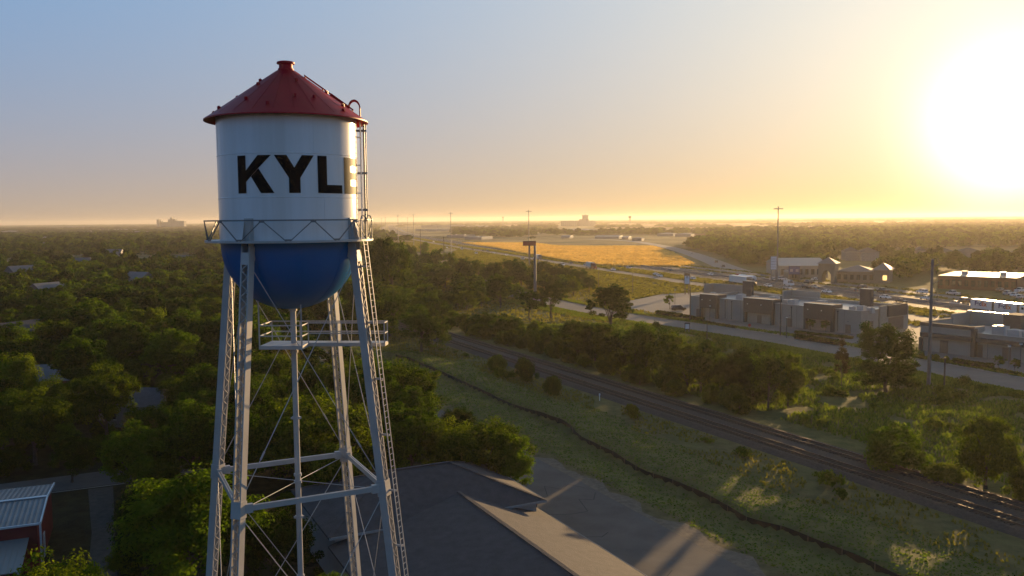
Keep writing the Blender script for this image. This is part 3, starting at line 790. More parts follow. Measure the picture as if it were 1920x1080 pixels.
# houses half hidden in the trees
def house(px, py, w, d, rot, zw, zr, walls, roofm, label, hip=False, chim=False, z0=0):
    p = G(px, py); h = empty('house', (p.x, p.y, 0), rot, label, 'house')
    MB().box((0, 0, zw / 2), (w - .6, d - .6, zw)).build('wall', walls, h)
    e = .0 if not hip else d * .45
    a = [(-w / 2, -d / 2, zw), (w / 2, -d / 2, zw), (w / 2, d / 2, zw), (-w / 2, d / 2, zw)]; r0 = (-w / 2 + e, 0, zr); r1 = (w / 2 - e, 0, zr)
    b = MB(); b.add(a + [r0, r1], [(0, 1, 5, 4), (2, 3, 4, 5), (1, 2, 5), (3, 0, 4), (3, 2, 1, 0)]); rf = b.build('roof', roofm, h)
    if chim: MB().box((w * .2, .6, zr), (.7, .7, 1.6)).build('chimney', M['brick_red'], rf)
    for x in (-w * .28, 0, w * .28):
        wd = MB().box((x, -d / 2 + .29, zw * .55), (1.1, .06, 1.2)).build('window', M['glass'], h)
        MB().box((x, -d / 2 + .27, zw * .55 - .66), (1.3, .1, .08)).build('window_sill', M['sign_white'], wd); MB().box((x, -d / 2 + .27, zw * .55 + .66), (1.3, .1, .08)).build('window_head', M['sign_white'], wd)
    return h
house(34, 668, 11, 9, R(62), 5.2, 8.0, M['white_wall'], M['shingle_grey'], 'pale two storey house with grey gable showing through the trees at left')
house(108, 742, 13, 9, R(8), 3.4, 5.6, M['brick_red'], M['roof_grey'], 'brick house with pale gable behind the near trees at left', chim=True)
house(283, 790, 12, 9, R(-12), 3.2, 5.2, M['white_wall'], M['shingle_grey'], 'small house with pale grey hip roof among dark trees left of the tower', hip=True)
house(5, 800, 12, 9, R(5), 3.2, 5.4, M['white_wall'], M['shingle_grey'], 'pale house cut by the picture edge behind the big tree', hip=True)
# local street, verge strip and driveway in the dark foreground left
sheet('residential_street', [G(-200, 935), G(0, 908), G(222, 880), G(420, 862), G(420, 880), G(235, 905), G(0, 935), G(-200, 962)], .03, M['asphalt'], 'dark residential street under the trees')
strip('street_kerb', [Vector((p.x, p.y)) for p in (G(-200, 964), G(0, 937), G(235, 907))], 0, .3, .1, M['concrete_old'], 'kerb of the residential street')
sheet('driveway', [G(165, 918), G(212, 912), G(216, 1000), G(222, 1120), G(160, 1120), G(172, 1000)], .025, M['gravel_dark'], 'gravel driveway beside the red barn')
# ------------------------------------------------------------------ trees
def rand_dirs(n, r_):
    v = r_.normal(size=(n, 3)); return v / np.linalg.norm(v, axis=1)[:, None]
def crown(name, m, seed, w=9.0, h=7.5, z0=2.4, lobes=8, clumps=90, leaves=6500, leaf=.34, low=False, clump_r=.95):
    """leaf clumps spread over irregular lobes; returns mesh and the clump centres"""
    r_ = np.random.default_rng(seed)
    L = [(np.array([0, 0, z0 + h * .5]), np.array([w * .36, w * .36, h * .46]))]
    for k in range(lobes):
        a = r_.random() * 2 * math.pi; fz = r_.uniform(.06, .8) if low else r_.uniform(.2, .84)
        rad = w * r_.uniform(.16, .34) * (1.0 if fz < .6 else .7); zz = z0 + h * fz
        s = r_.uniform(.16, .26)
        L.append((np.array([rad * math.cos(a), rad * math.sin(a), zz]), np.array([w * s, w * s, h * s * r_.uniform(.85, 1.2)])))
    C = []
    for k in range(clumps):
        c, ax = L[0] if r_.random() < .30 else L[r_.integers(1, len(L))]
        d = rand_dirs(1, r_)[0]
        if d[2] < -.45 and not low: d[2] *= -.6
        C.append(c + d * ax * r_.uniform(.72, 1.04))
    C = np.array(C); C[:, 2] = np.maximum(C[:, 2], z0 + .2)
    cr_ = clump_r * r_.uniform(.55, 1.25, clumps); ct = r_.normal(0, .16, clumps)
    k = r_.integers(0, clumps, leaves)
    d = rand_dirs(leaves, r_); rad = cr_[k] * r_.random(leaves) ** .45
    P = C[k] + d * rad[:, None] * np.array([1, 1, .75])
    P[:, 2] = np.maximum(P[:, 2], .08)
    cen = np.array([0, 0, z0 + h * .4]); o = P - cen; o /= np.linalg.norm(o, axis=1)[:, None] + 1e-6
    nn = d * .55 + o * .55 + rand_dirs(leaves, r_) * .8 + np.array([0, 0, .25]); nn /= np.linalg.norm(nn, axis=1)[:, None]
    t = np.cross(nn, rand_dirs(leaves, r_)); t /= np.linalg.norm(t, axis=1)[:, None] + 1e-9; bt = np.cross(nn, t)
    s = leaf * r_.uniform(.55, 1.3, leaves)[:, None] * .5
    V = np.stack([P - t * s * 1.25, P - bt * s * .75, P + t * s * 1.25 - nn * s * .3, P + bt * s * .75], 1).reshape(-1, 3)
    Q = np.arange(4 * leaves).reshape(-1, 4)
    tint = np.repeat(np.clip(.5 + ct[k] + r_.normal(0, .2, leaves), 0, 1), 4)
    return fast_mesh(name, V, Q, m, {'tint': tint}), C
def trunk(name, seed, C, z0, h, r0=.24, limbs=7):
    r_ = np.random.default_rng(seed); b = MB()
    top = Vector((r_.normal(0, .2), r_.normal(0, .2), z0 + h * .35)); mid = Vector((r_.normal(0, .15), r_.normal(0, .15), z0 * .6 + .3))
    b.tube((0, 0, -.2), (0, 0, .15), r0 * 1.5, r0 * 1.1, 9); b.tube((0, 0, .15), mid, r0 * 1.1, r0 * .85, 9); b.tube(mid, top, r0 * .85, r0 * .45, 9)
    for k in range(limbs):
        c = Vector(C[r_.integers(0, len(C))]); s = mid.lerp(top, r_.uniform(.1, .95)); e = s.lerp(c, .9); m_ = s.lerp(e, .5) + Vector((0, 0, .35))
        b.tube(s, m_, r0 * .42, r0 * .26, 6); b.tube(m_, e, r0 * .26, r0 * .08, 6)
    o = b.build(name, M['bark']); me = o.data; bpy.data.objects.remove(o); me.name = name; return me
PROTO = {}
def proto(key, m, seed, **kw):
    me, C = crown('crown', m, seed, **kw)
    z0, h = kw.get('z0', 2.4), kw.get('h', 7.5)
    PROTO[key] = (me, trunk('trunk', seed + 1, C, z0, h, r0=kw.get('w', 9) * .026, limbs=8), z0 + h)
for i in range(5):   # near, fine
    proto(f'fine{i}', M[['leaf_a', 'leaf_b', 'leaf_a', 'leaf_c', 'leaf_b'][i]], 10 + i, w=[9, 10, 8, 9.5, 9][i], h=[8.0, 8.2, 8.4, 7.4, 7.0][i], z0=[1.2, .9, 1.3, 1.0, .8][i], lobes=11 + i, clumps=170, leaves=30000, leaf=.185, clump_r=.82)
for i in range(5):
    proto(f'mid{i}', M[['leaf_a', 'leaf_c', 'leaf_a', 'leaf_c', 'leaf_b'][i]], 30 + i, w=[9.5, 10.5, 8.5, 9, 11][i], h=[8.2, 7.8, 8.8, 7.4, 8.0][i], z0=.9, lobes=10 + i, clumps=120, leaves=12000, leaf=.30, clump_r=.95)
for i in range(4):   # shrubs leafy to the ground
    proto(f'shrub{i}', M[['leaf_a', 'leaf_b', 'leaf_b', 'weed'][i]], 50 + i, w=[7, 6, 6.5, 5][i], h=[5.2, 4.4, 5.6, 2.6][i], z0=[.3, .2, .2, .0][i], lobes=12, clumps=120, leaves=16000, leaf=.21, clump_r=.75, low=True)
proto('open0', M['leaf_c'], 61, w=10, h=8.6, z0=2.6, lobes=13, clumps=105, leaves=13000, leaf=.29, clump_r=.85)
proto('open1', M['leaf_a'], 62, w=8, h=7.4, z0=2.2, lobes=8, clumps=52, leaves=4600, leaf=.36, clump_r=.8)
proto('slim', M['leaf_dry'], 63, w=3.4, h=7.4, z0=.4, lobes=10, clumps=46, leaves=3200, leaf=.24, clump_r=.55)
proto('bare', M['leaf_dry'], 64, w=7, h=6, z0=1.6, lobes=9, clumps=70, leaves=1800, leaf=.16, clump_r=.8)
proto('field_oak', M['leaf_c'], 65, w=11, h=10.6, z0=.9, lobes=16, clumps=190, leaves=26000, leaf=.26, clump_r=.9, low=True)

def tree(key, p, height, width=None, label=None, cat='tree', group=None, name='broadleaf_tree', rz=None):
    cm, tm, ph = PROTO[key]; e = empty(name, (p[0], p[1], Hs(p[0], p[1]) - .05), random.uniform(0, 6.28) if rz is None else rz, label, cat, group)
    sz = height / ph; k = sz if width is None else width
    e.scale = (k, k, sz)
    obj('crown', cm, e); obj('trunk', tm, e)
    return e
def tpx(key, px, pyb, pyt, wpx=None, **kw):
    """a tree whose foot and top are read off the photograph"""
    p = G(px, pyb); d = math.hypot(p.x, p.y); t = AT(px, pyt, p.y); hgt = max(1, t.z)
    cm = PROTO[key][0]; base = max(v.co.x for v in cm.vertices) - min(v.co.x for v in cm.vertices)
    wid = None if wpx is None else (wpx / F * (Vector((p.x, p.y, hgt / 2)) - CAM).dot(fw)) / base
    return tree(key, p, hgt, wid, **kw)
occ = []      # (x,y,r) taken
def take(e, r): occ.append((e.location.x, e.location.y, r)); return e
# --- single trees one can point at
take(tpx('field_oak', 1661, 737, 608, 130, label='large round dark tree standing alone in the meadow beside the side road'), 5)
take(tpx('slim', 1577, 726, 640, 34, label='thin brownish tree just left of the large round meadow tree'), 2)
take(tpx('open0', 1144, 626, 541, 92, label='tall open crowned tree with bare forked trunk before the concrete lot'), 4)
take(tpx('open1', 993, 600, 541, 62, label='left one of two dark open crowned trees in front of the grey steel pole'), 3)
take(tpx('open0', 1033, 597, 536, 60, label='right one of two dark open crowned trees, next to the grassy clearing'), 3)
take(tpx('mid2', 938, 577, 517, 62, label='rounded tree with visible trunk at the back of the grassy clearing'), 4)
take(tpx('shrub0', 1680, 884, 792, 118, label='big round dark bush beside the tracks below the large meadow tree', cat='bush', name='round_bush'), 4)
take(tpx('shrub2', 1848, 916, 772, 140, label='tall dark bush near the right edge above the tracks', cat='bush', name='round_bush'), 4)
take(tpx('shrub1', 1925, 940, 868, 90, label='dark bush cut off by the right picture edge', cat='bush', name='round_bush'), 3)
take(tpx('shrub1', 987, 718, 671, 48, label='small dark round bush on the near edge of the ballast', cat='bush', name='round_bush'), 3)
take(tpx('shrub3', 1037, 740, 707, 40, label='low pale green bush right of the small round bush by the ballast', cat='bush', name='round_bush'), 3)
take(tpx('shrub3', 932, 695, 668, 44, label='low bush just left of the small round bush by the ballast', cat='bush', name='round_bush'), 3)
take(tpx('shrub1', 1187, 783, 756, 34, label='small bush against the ballast in the middle of the track', cat='bush', name='round_bush'), 2)
take(tpx('shrub3', 1770, 905, 872, 90, label='low yellow green bush between two big bushes right of the tracks', cat='bush', name='round_bush'), 3)
# trees around the roofed building and the frame's lower edge
take(tpx('fine4', 905, 955, 790, 200, label='wide bright tree hugging the far right corner of the shingle roof'), 6)
take(tpx('fine2', 962, 960, 812, 105, label='bright tree end above the dark pickup at the roof corner'), 3)
take(tpx('fine1', 838, 928, 772, 125, label='dense tree in the middle of the row behind the shingle roof'), 4)
take(tpx('fine0', 775, 925, 752, 150, label='bright green tree just right of the tower leg behind the roof'), 5)
take(tpx('fine3', 858, 880, 757, 90, label='darker brownish tree between the two bright trees behind the roof'), 4)
take(tpx('fine2', 700, 830, 668, 120, label='tall tree behind the right tower leg with its top near the lawn'), 5)
take(tpx('fine1', 640, 1000, 820, 150, label='dark tree standing between the tower legs left of the roof'), 5)
take(tree('fine1', AT(95, 1150, 50.0), 10.8, .95, label='bright leafy tree top in the lower left corner below the barn'), 5)
take(tree('fine2', AT(622, 1150, 57.0), 5.6, .55, label='small bright treetop at the bottom edge between tower legs'), 3)
take(tree('fine3', AT(520, 1150, 66.0), 7.2, .8, label='dark leafy tree under the tower at the bottom edge'), 4)
take(tpx('fine0', 135, 905, 815, 88, label='small rounded tree behind the red barn beside the street'), 4)
take(tpx('fine1', 200, 830, 672, 150, label='broad sunlit tree in front of the small hip roofed house'), 6)
take(tpx('fine4', 38, 800, 662, 100, label='sunlit tree at the left edge in front of the brick house'), 5)
take(tpx('fine2', 330, 735, 618, 130, label='sunlit twin topped tree left of the tower at half height'), 5)
take(tpx('bare', 275, 845, 772, 70, label='thin brown half bare tree in the dark grove left of the tower'), 3)
take(tpx('fine0', 455, 950, 765, 160, label='large sunlit tree seen between the two left tower legs'), 6)
take(tpx('mid0', 795, 457 + 25, 455, 22, label='single umbrella shaped tree on the near highway verge'), 3)
take(tpx('mid1', 790, 660, 585, 110, label='dense rounded tree where the tracks disappear'), 5)
take(tpx('mid4', 735, 560, 445, 110, label='tall tree group head just right of the blue bowl'), 5)

for px, pb, pt, w_ in ((846, 520, 473, 44), (872, 532, 484, 48), (898, 524, 487, 46), (924, 536, 489, 50), (955, 527, 486, 46), (978, 538, 492, 46), (1012, 530, 490, 48), (1040, 540, 495, 46), (1062, 532, 500, 40), (1085, 541, 505, 40), (1104, 548, 516, 34), (835, 540, 500, 50), (1075, 556, 520, 36)):
    take(tpx(random.choice(['mid0', 'mid1', 'mid3', 'mid4']), px, pb, pt, w_, label='dark tree of the long grove between the grassy clearing and the highway', group='trees of the grove before the highway'), 3)

FAR_HOUSES = [(40, 528, 60), (150, 508, 20), (262, 545, -30), (352, 502, 15), (92, 572, 70), (215, 486, 5)]
for a_, b_, r_ in FAR_HOUSES: house(a_, b_, 13, 9, R(r_), 5.4, 8.4, M['white_wall'], M['roof_grey'], {40: 'grey gabled house end among trees at far left', 150: 'grey roofed house peeping from the woods left of centre of the grove', 262: 'grey roofed house in the woods nearest the tank of the far ones', 352: 'small grey roof between treetops left of the blue bowl', 92: 'grey roofed house above the two storey gabled house', 215: 'farthest grey roof showing between treetops at left'}[a_])
random.seed(77)
# --- woods
HOUSE_CLEAR = [(G(34, 668), 13), (G(108, 742), 10), (G(283, 790), 9), (G(5, 800), 9), (barn.location, 10)]
for a_, b_, r_ in FAR_HOUSES: p = G(a_, b_); HOUSE_CLEAR += [(p, 8), (p * .975, 8), (p * .95, 7)]
POLY_CLEAR = [[G(-500, 1000), G(-60, 908), G(218, 884), G(228, 930), G(232, 1000), G(246, 1160), G(255, 1500), G(-500, 1500)]]
FORE = [G(700, 512), G(770, 504), G(840, 518), G(905, 524), G(1000, 529), G(1085, 541), G(1105, 552), G(1040, 558), G(955, 570), G(900, 575), G(860, 590), G(740, 585), G(690, 540)]
def wood_region(x, y):
    """0 nothing, 1 left woods, 2 trackside shrubs, 3 grove before the highway, 4 beyond"""
    n = .894 * x + .447 * y; s = -.447 * x + .894 * y
    reg = np.zeros(x.shape, int)
    left = (n < 40.5) & (y > 58)
    left &= ~((n > 13) & (s < 83))
    reg[left] = 1
    reg[(n > 40) & (n < 76) & (s > 205)] = 1
    reg[(n > 88.5) & (s > 330) & (n < 120) ] = 1
    reg[inside(FORE, x, y)] = 3
    hwx = np.interp(y, [p.y for p in HW], [p.x for p in HW])
    reg[(x > hwx - 85) & (reg != 3)] = 0; reg[x > hwx - 52] = 0
    sx = np.interp(y, [p.y for p in side], [p.x for p in side])
    reg[(np.abs(x - sx) < 8) & (y < 540) & (y > 100)] = 0
    for c, r_ in HOUSE_CLEAR: reg[np.hypot(x - c[0], y - c[1]) < r_] = 0
    for P_ in POLY_CLEAR: reg[inside(P_, x, y)] = 0
    return reg
cand = []
for g, ya, yb_ in ((6.6, 55, 135), (8.3, 135, 520)):
  for iy in range(int((yb_ - ya) / g)):
    for ix in range(int(560 / g)):
        x = -400 + (ix + random.uniform(.05, .95)) * g; y = ya + (iy + random.uniform(.05, .95)) * g
        cand.append((x, y))
cand = np.array(cand); reg = wood_region(cand[:, 0], cand[:, 1])
keep = reg > 0
px_ = np.array([PROJ((x, y, 4))[0] for x, y in cand]); keep &= (px_ > -70) & (px_ < 1150)
cand, reg = cand[keep], reg[keep]
ok = []
for (x, y), q in zip(cand, reg):
    if any(math.hypot(x - a, y - b_) < r_ + 0.5 for a, b_, r_ in occ): continue
    ok.append((x, y, q))
ok.sort(key=lambda t: math.hypot(t[0], t[1]))
NW = 235
near_w, far_w = ok[:NW], ok[NW:]
for x, y, q in near_w:
    d = math.hypot(x, y); fine = d < 150
    key = (f'fine{random.randrange(5)}' if fine else f'mid{random.randrange(5)}')
    key = 'bare' if random.random() < .04 else key
    h = random.choice([5.2, 5.8, 6.6]) if q == 3 else random.choice([5.2, 6.8, 7.8, 8.6, 9.6, 11.2]) * random.uniform(.92, 1.1)
    tree(key, (x, y), h, h / 9.2 * random.uniform(.95, 1.25), label='dark green broadleaf tree in the dense wood around and left of the tower', group='trees of the wood around the tower')
us = []
for k in range(400):
    x, y = random.uniform(-75, 5), random.uniform(70, 150); q = wood_region(np.array([x]), np.array([y]))[0]
    if q == 1 and abs(PROJ((x, y, 1))[0] - 300) < 380 and all(math.hypot(x - a, y - b_) > 4.5 for a, b_ in us): us.append((x, y))
for x, y in us[:55]:
    h = random.uniform(1.8, 3.6); tree(random.choice(['shrub0', 'shrub1', 'shrub2']), (x, y), h, h / 4.6, label='dark low shrub of the undergrowth beneath the wood left of the roofed building', cat='shrub', group='undergrowth shrubs in the near wood', name='leafy_shrub')
# trackside shrubs and small trees right of the tracks
shr = []
for k in range(44):
    s = 100 + k * 5.1 + random.uniform(-1.5, 1.5)
    for row, n0 in enumerate((89.8, 94.0, 98.2)):
        if row == 2 and (s > 215 and s < 250): continue
        shr.append((n0 + random.uniform(-1.2, 1.2), s + random.uniform(-1.5, 1.5), row))
for n0, s, row in shr:
    p = NS(n0, s)
    if any(math.hypot(p.x - a, p.y - b_) < r_ for a, b_, r_ in occ): continue
    big = 97 < s < 160
    h = (random.uniform(6.5, 9.2) if big and row > 0 else random.uniform(3.0, 5.2)) * (.8 if row == 0 else 1)
    if s > 235: h = random.uniform(4, 7)
    if big and row > 0:
        tree(random.choice(['mid0', 'mid2', 'fine3', 'mid4', 'field_oak', 'shrub2']), p, h, h / 9.0 * random.uniform(.8, 1.05), label='dark tree of the thick clump on the far side of the tracks', group='trees of the clump beyond the tracks')
    else:
        tree(random.choice(['shrub0', 'shrub1', 'shrub2', 'shrub0', 'shrub3']), p, h, h / 5.2 * random.uniform(.8, 1.2), label='leafy shrub in the continuous row along the far rail', cat='shrub', group='shrubs along the far rail', name='leafy_shrub')
# weeds: tufted mounds in the meadow and along the ballast (a mass nobody could count)
def gn_scatter(name, P, scale, idx, protos, label, rot=None):
    """one object: protos instanced on the points of a mesh"""
    n = len(P)
    me = bpy.data.meshes.new(name); me.vertices.add(n); me.vertices.foreach_set('co', np.ascontiguousarray(P, np.float32).ravel())
    at = me.attributes.new('scl', 'FLOAT_VECTOR', 'POINT'); at.data.foreach_set('vector', np.ascontiguousarray(scale, np.float32).ravel())
    at = me.attributes.new('idx', 'INT', 'POINT'); at.data.foreach_set('value', np.ascontiguousarray(idx, np.int32))
    at = me.attributes.new('rz', 'FLOAT', 'POINT'); at.data.foreach_set('value', np.ascontiguousarray(rng.random(n) * 6.283, np.float32))
    o = obj(name, me); tag(o, label, kind='stuff')
    c = bpy.data.collections.new(name + '_kinds')
    for i, p in enumerate(protos):
        q = bpy.data.objects.new(f'{name}_kind_{i:02d}', p); c.objects.link(q)
    ng = bpy.data.node_groups.new(name + '_scatter', 'GeometryNodeTree')
    ng.interface.new_socket('Geometry', in_out='INPUT', socket_type='NodeSocketGeometry'); ng.interface.new_socket('Geometry', in_out='OUTPUT', socket_type='NodeSocketGeometry')
    gi = ng.nodes.new('NodeGroupInput'); go = ng.nodes.new('NodeGroupOutput'); ci = ng.nodes.new('GeometryNodeCollectionInfo')
    ci.inputs['Collection'].default_value = c; ci.inputs['Separate Children'].default_value = True; ci.inputs['Reset Children'].default_value = True
    iop = ng.nodes.new('GeometryNodeInstanceOnPoints'); iop.inputs['Pick Instance'].default_value = True
    def na(nm, ty):
        a = ng.nodes.new('GeometryNodeInputNamedAttribute'); a.data_type = ty; a.inputs['Name'].default_value = nm
        return next(s for s in a.outputs if s.enabled and s.name == 'Attribute')
    cx = ng.nodes.new('ShaderNodeCombineXYZ'); ng.links.new(na('rz', 'FLOAT'), cx.inputs[2])
    ng.links.new(gi.outputs[0], iop.inputs['Points']); ng.links.new(ci.outputs[0], iop.inputs['Instance'])
    ng.links.new(na('idx', 'INT'), iop.inputs['Instance Index']); ng.links.new(cx.outputs[0], iop.inputs['Rotation']); ng.links.new(na('scl', 'FLOAT_VECTOR'), iop.inputs['Scale'])
    ng.links.new(iop.outputs[0], go.inputs[0])
    md = o.modifiers.new('scatter', 'NODES'); md.node_group = ng
    return o
weed_p = [crown('weed_tuft', M['weed'], 80 + i, w=2.6, h=.9, z0=.0, lobes=5, clumps=22, leaves=420, leaf=.24, clump_r=.42)[0] for i in range(3)]
P = scatter(1500, 0, 150, 40, 240, lambda x, y: (nn_(x, y) > 91) & (nn_(x, y) < 138) & (vnoise(x, y, 7) > .42))
P2 = scatter(1500, -60, 90, 40, 250, lambda x, y: (nn_(x, y) > 72 - 5 * vnoise(x, y, 12)) & (nn_(x, y) < 75.2) & (vnoise(x + 9, y, 9) > .56))
P = np.concatenate([P, P2]); s_ = rng.uniform(.5, 1.35, len(P))
gn_scatter('weed_clumps', P, np.stack([s_, s_, s_ * rng.uniform(.7, 1.5, len(P))], 1), rng.integers(0, 3, len(P)), weed_p, 'clumps of tall weeds in the meadow and beside the ballast')

# far woods
far_p = [crown('far_crown', M[['leaf_a', 'leaf_c', 'leaf_b', 'leaf_c', 'leaf_a'][i]], 90 + i, w=10, h=7.6, z0=.4, lobes=8, clumps=46, leaves=1500, leaf=.85, clump_r=1.3)[0] for i in range(5)]
vfar_p = [crown('far_wood_patch', M[['leaf_c', 'leaf_a', 'leaf_c'][i]], 97 + i, w=10, h=7, z0=-.6, lobes=10, clumps=46, leaves=700, leaf=1.5, clump_r=1.4)[0] for i in range(3)]
pts = [(x, y, 1.0) for x, y, q in far_w]
def far_ok(x, y):
    hwx = np.interp(y, [p.y for p in HW], [p.x for p in HW])
    k = ~((x > hwx - np.where(y < 1100, 125, 52)) & (x < hwx + 36))
    k &= ~inside(FIELD, x, y)
    for A_, B_ in zip(fr, fr[1:]):
        k &= np.hypot(x - A_.x, y - A_.y) > 17
    k &= ~((x > hwx) & (x < hwx + 80) & (y < 520))
    return k
W_ON = []        # built-up places kept clear: filled with pixel boxes (x0,x1,y0,y1) on the ground
for bx in [(1440, 1700, 500, 560), (1700, 1960, 506, 620), (1560, 1930, 487, 500), (1000, 1230, 443, 462), (845, 920, 443, 462), (750, 850, 424, 447), (1230, 1330, 440, 470), (1040, 1120, 420, 440)]:
    W_ON.append([G(bx[0], bx[3]), G(bx[1], bx[3]), G(bx[1], bx[2]), G(bx[0], bx[2])])
def far_add(y0, y1, sp, thr, zs, wmul):
    out = []
    n = int((y1 - y0) * (y0 + y1) / 2 * 1.42 / sp ** 2)
    y = np.sqrt(rng.uniform(y0 ** 2, y1 ** 2, n)); x = y * rng.uniform(-.70, .72, n)
    v = .55 * vnoise(x + 1000, y, 230) + .25 * vnoise(x, y + 500, 700) + .2 * vnoise(x, y, 60)
    leftside = x < np.interp(y, [p.y for p in HW], [p.x for p in HW]) - 52
    k = far_ok(x, y) & (v > np.where(leftside, thr - .16, thr))
    for P_ in W_ON: k &= ~inside(P_, x, y)
    k &= ~((y < 520) & leftside)
    return x[k], y[k]
XS, YS, S3, ID = [], [], [], []
for x, y, q in far_w: XS.append(x); YS.append(y); h = random.uniform(.75, 1.25) * (.72 if q == 3 else 1); S3.append((h * random.uniform(.8, 1.2),) * 2 + (h,)); ID.append(random.randrange(5))
for (y0, y1, sp, thr, hz, wm) in [(330, 900, 10.5, .50, .95, 1.0), (900, 1800, 15, .54, 1.0, 1.5)]:
    x, y = far_add(y0, y1, sp, thr, hz, wm)
    for a, b_ in zip(x, y):
        h = hz * random.choice([.6, .8, 1, 1.2, 1.5]); w_ = wm * random.uniform(.8, 1.2); XS.append(a); YS.append(b_); S3.append((w_, w_, h)); ID.append(random.randrange(5))
# the wood behind the far side shops and the road
for poly, sp in (([G(1290, 466), G(1300, 457), G(1440, 452), G(1560, 455), G(1560, 478), G(1440, 498), G(1400, 500), G(1340, 478)], 8), ([G(1560, 478), G(1560, 452), G(1720, 447), G(2000, 442), G(2000, 462), G(1720, 468)], 10), ([G(1620, 520), G(1700, 505), G(1960, 497), G(1960, 512), G(1720, 519), G(1690, 530)], 9)):
    xs = [p.x for p in poly]; ys_ = [p.y for p in poly]; A = (max(xs) - min(xs)) * (max(ys_) - min(ys_)); n = int(A / sp ** 2)
    x = rng.uniform(min(xs), max(xs), n); y = rng.uniform(min(ys_), max(ys_), n); k = inside(poly, x, y)
    for a, b_ in zip(x[k], y[k]): h = random.uniform(.8, 1.3); XS.append(a); YS.append(b_); S3.append((h, h, h)); ID.append(random.randrange(5))
P = np.stack([XS, YS, np.zeros(len(XS))], 1)
gn_scatter('far_woods', P, np.array(S3), np.array(ID), far_p, 'woods stretching across the plain towards the horizon')
XS, YS, S3 = [], [], []
for (y0, y1, sp, thr, hz, wm) in [(1800, 3500, 26, .54, 1.1, 2.6), (3500, 6500, 55, .53, 1.3, 5.5), (6500, 12500, 120, .50, 1.6, 12)]:
    x, y = far_add(y0, y1, sp, thr, hz, wm)
    h = hz * rng.uniform(.6, 1.35, len(x)); w_ = wm * rng.uniform(.7, 1.3, len(x))
    XS.append(x); YS.append(y); S3.append(np.stack([w_, w_, h], 1))
XS, YS, S3 = np.concatenate(XS), np.concatenate(YS), np.concatenate(S3)
gn_scatter('distant_woods', np.stack([XS, YS, 0 * XS], 1), S3, rng.integers(0, 3, len(XS)), vfar_p, 'pale woods fading into the haze near the horizon')
# ------------------------------------------------------------------ shops
def line_u(P0, U, px, py=600):
    """parameter along P0+u*U where the vertical plane through photo column px crosses it"""
    d = ray(px, py); det = d.x * (-U.y) + d.y * U.x
    # t*d - u*U = P0 - CAM
    rx, ry = P0.x, P0.y
    return (d.x * ry - d.y * rx) / (d.y * U.x - d.x * U.y)
LEAVES = {}
def hedge(A, B, h=1.0, w=1.2, label='', group='clipped hedges by the shops', m='leaf_c'):
    A, B = Vector((A.x, A.y)), Vector((B.x, B.y)); L = (B - A).length; n = max(160, int(L * w * 90))
    e = empty('hedge', (*(A + B) / 2, 0), math.atan2((B - A).y, (B - A).x), label, 'hedge', group)
    u = rng.uniform(-L / 2, L / 2, n); v = rng.uniform(-w / 2, w / 2, n); z = h * rng.random(n) ** .5 * (.85 + .3 * vnoise(u + A.x, v + A.y, 1.3))
    P = np.stack([u, v, z], 1); nn = rand_dirs(n, rng) + np.array([0, 0, .5]); nn /= np.linalg.norm(nn, axis=1)[:, None]
    t = np.cross(nn, rand_dirs(n, rng)); t /= np.linalg.norm(t, axis=1)[:, None]; bt = np.cross(nn, t); s = rng.uniform(.10, .24, n)[:, None]
    V = np.stack([P - t * s, P - bt * s, P + t * s, P + bt * s], 1).reshape(-1, 3)
    obj('foliage', fast_mesh('foliage', V, np.arange(4 * n).reshape(-1, 4), M[m], {'tint': np.repeat(rng.random(n), 4)}), e)
    MB().box((0, 0, h * .32), (L - .3, w * .55, h * .62)).build('stems', M['timber'], e)
    return e

P0 = G(1295, 591.5); P1 = G(1614, 628); U = (P1 - P0).normalized(); Vd = Vector((-U.y, U.x, 0)); Vd = Vd if Vd.y > 0 else -Vd
L1, D1, H1 = (P1 - P0).length, 22.0, 6.1
m1 = empty('shop_building', (P0.x, P0.y, 0), math.atan2(U.y, U.x), 'long single storey shop building with three dark brick canopies and white flat roof', 'shop building')
# shell with recessed roof
def shell(par, u0, u1, d0, d1, h, roofz, wall, th=.35):
    b = MB(); b.box(((u0 + u1) / 2, d0 + th / 2, h / 2), (u1 - u0, th, h)); b.box(((u0 + u1) / 2, d1 - th / 2, h / 2), (u1 - u0, th, h))
    b.box((u0 + th / 2, (d0 + d1) / 2, h / 2), (th, d1 - d0 - 2 * th, h)); b.box((u1 - th / 2, (d0 + d1) / 2, h / 2), (th, d1 - d0 - 2 * th, h))
    b.build('wall', wall, par)
    r = MB(); r.box(((u0 + u1) / 2, (d0 + d1) / 2, roofz - .1), (u1 - u0 - 2 * th, d1 - d0 - 2 * th, .2)); rf = r.build('roof', M['membrane'], par)
    c = MB()
    for (p, q) in (((u0, d0), (u1, d0)), ((u0, d1), (u1, d1)), ((u0, d0), (u0, d1)), ((u1, d0), (u1, d1))):
        c.bar((*p, h + .03), (*q, h + .03), th + .12, .07)
    c.build('coping', M['coping'], par)
    return rf
rf1 = shell(m1, 0, L1, 0, D1, H1, 5.3, M['mall_wall'])
uf = lambda px: line_u(P0, U, px); ub = lambda px: line_u(P0 + Vd * D1, U, px)
b = MB()
for k in range(1, 12): b.box((L1 * k / 12, -.012, H1 / 2), (.05, .03, H1 - .3))   # panel joints
b.build('panel_joint', M['dark_brick'], m1)
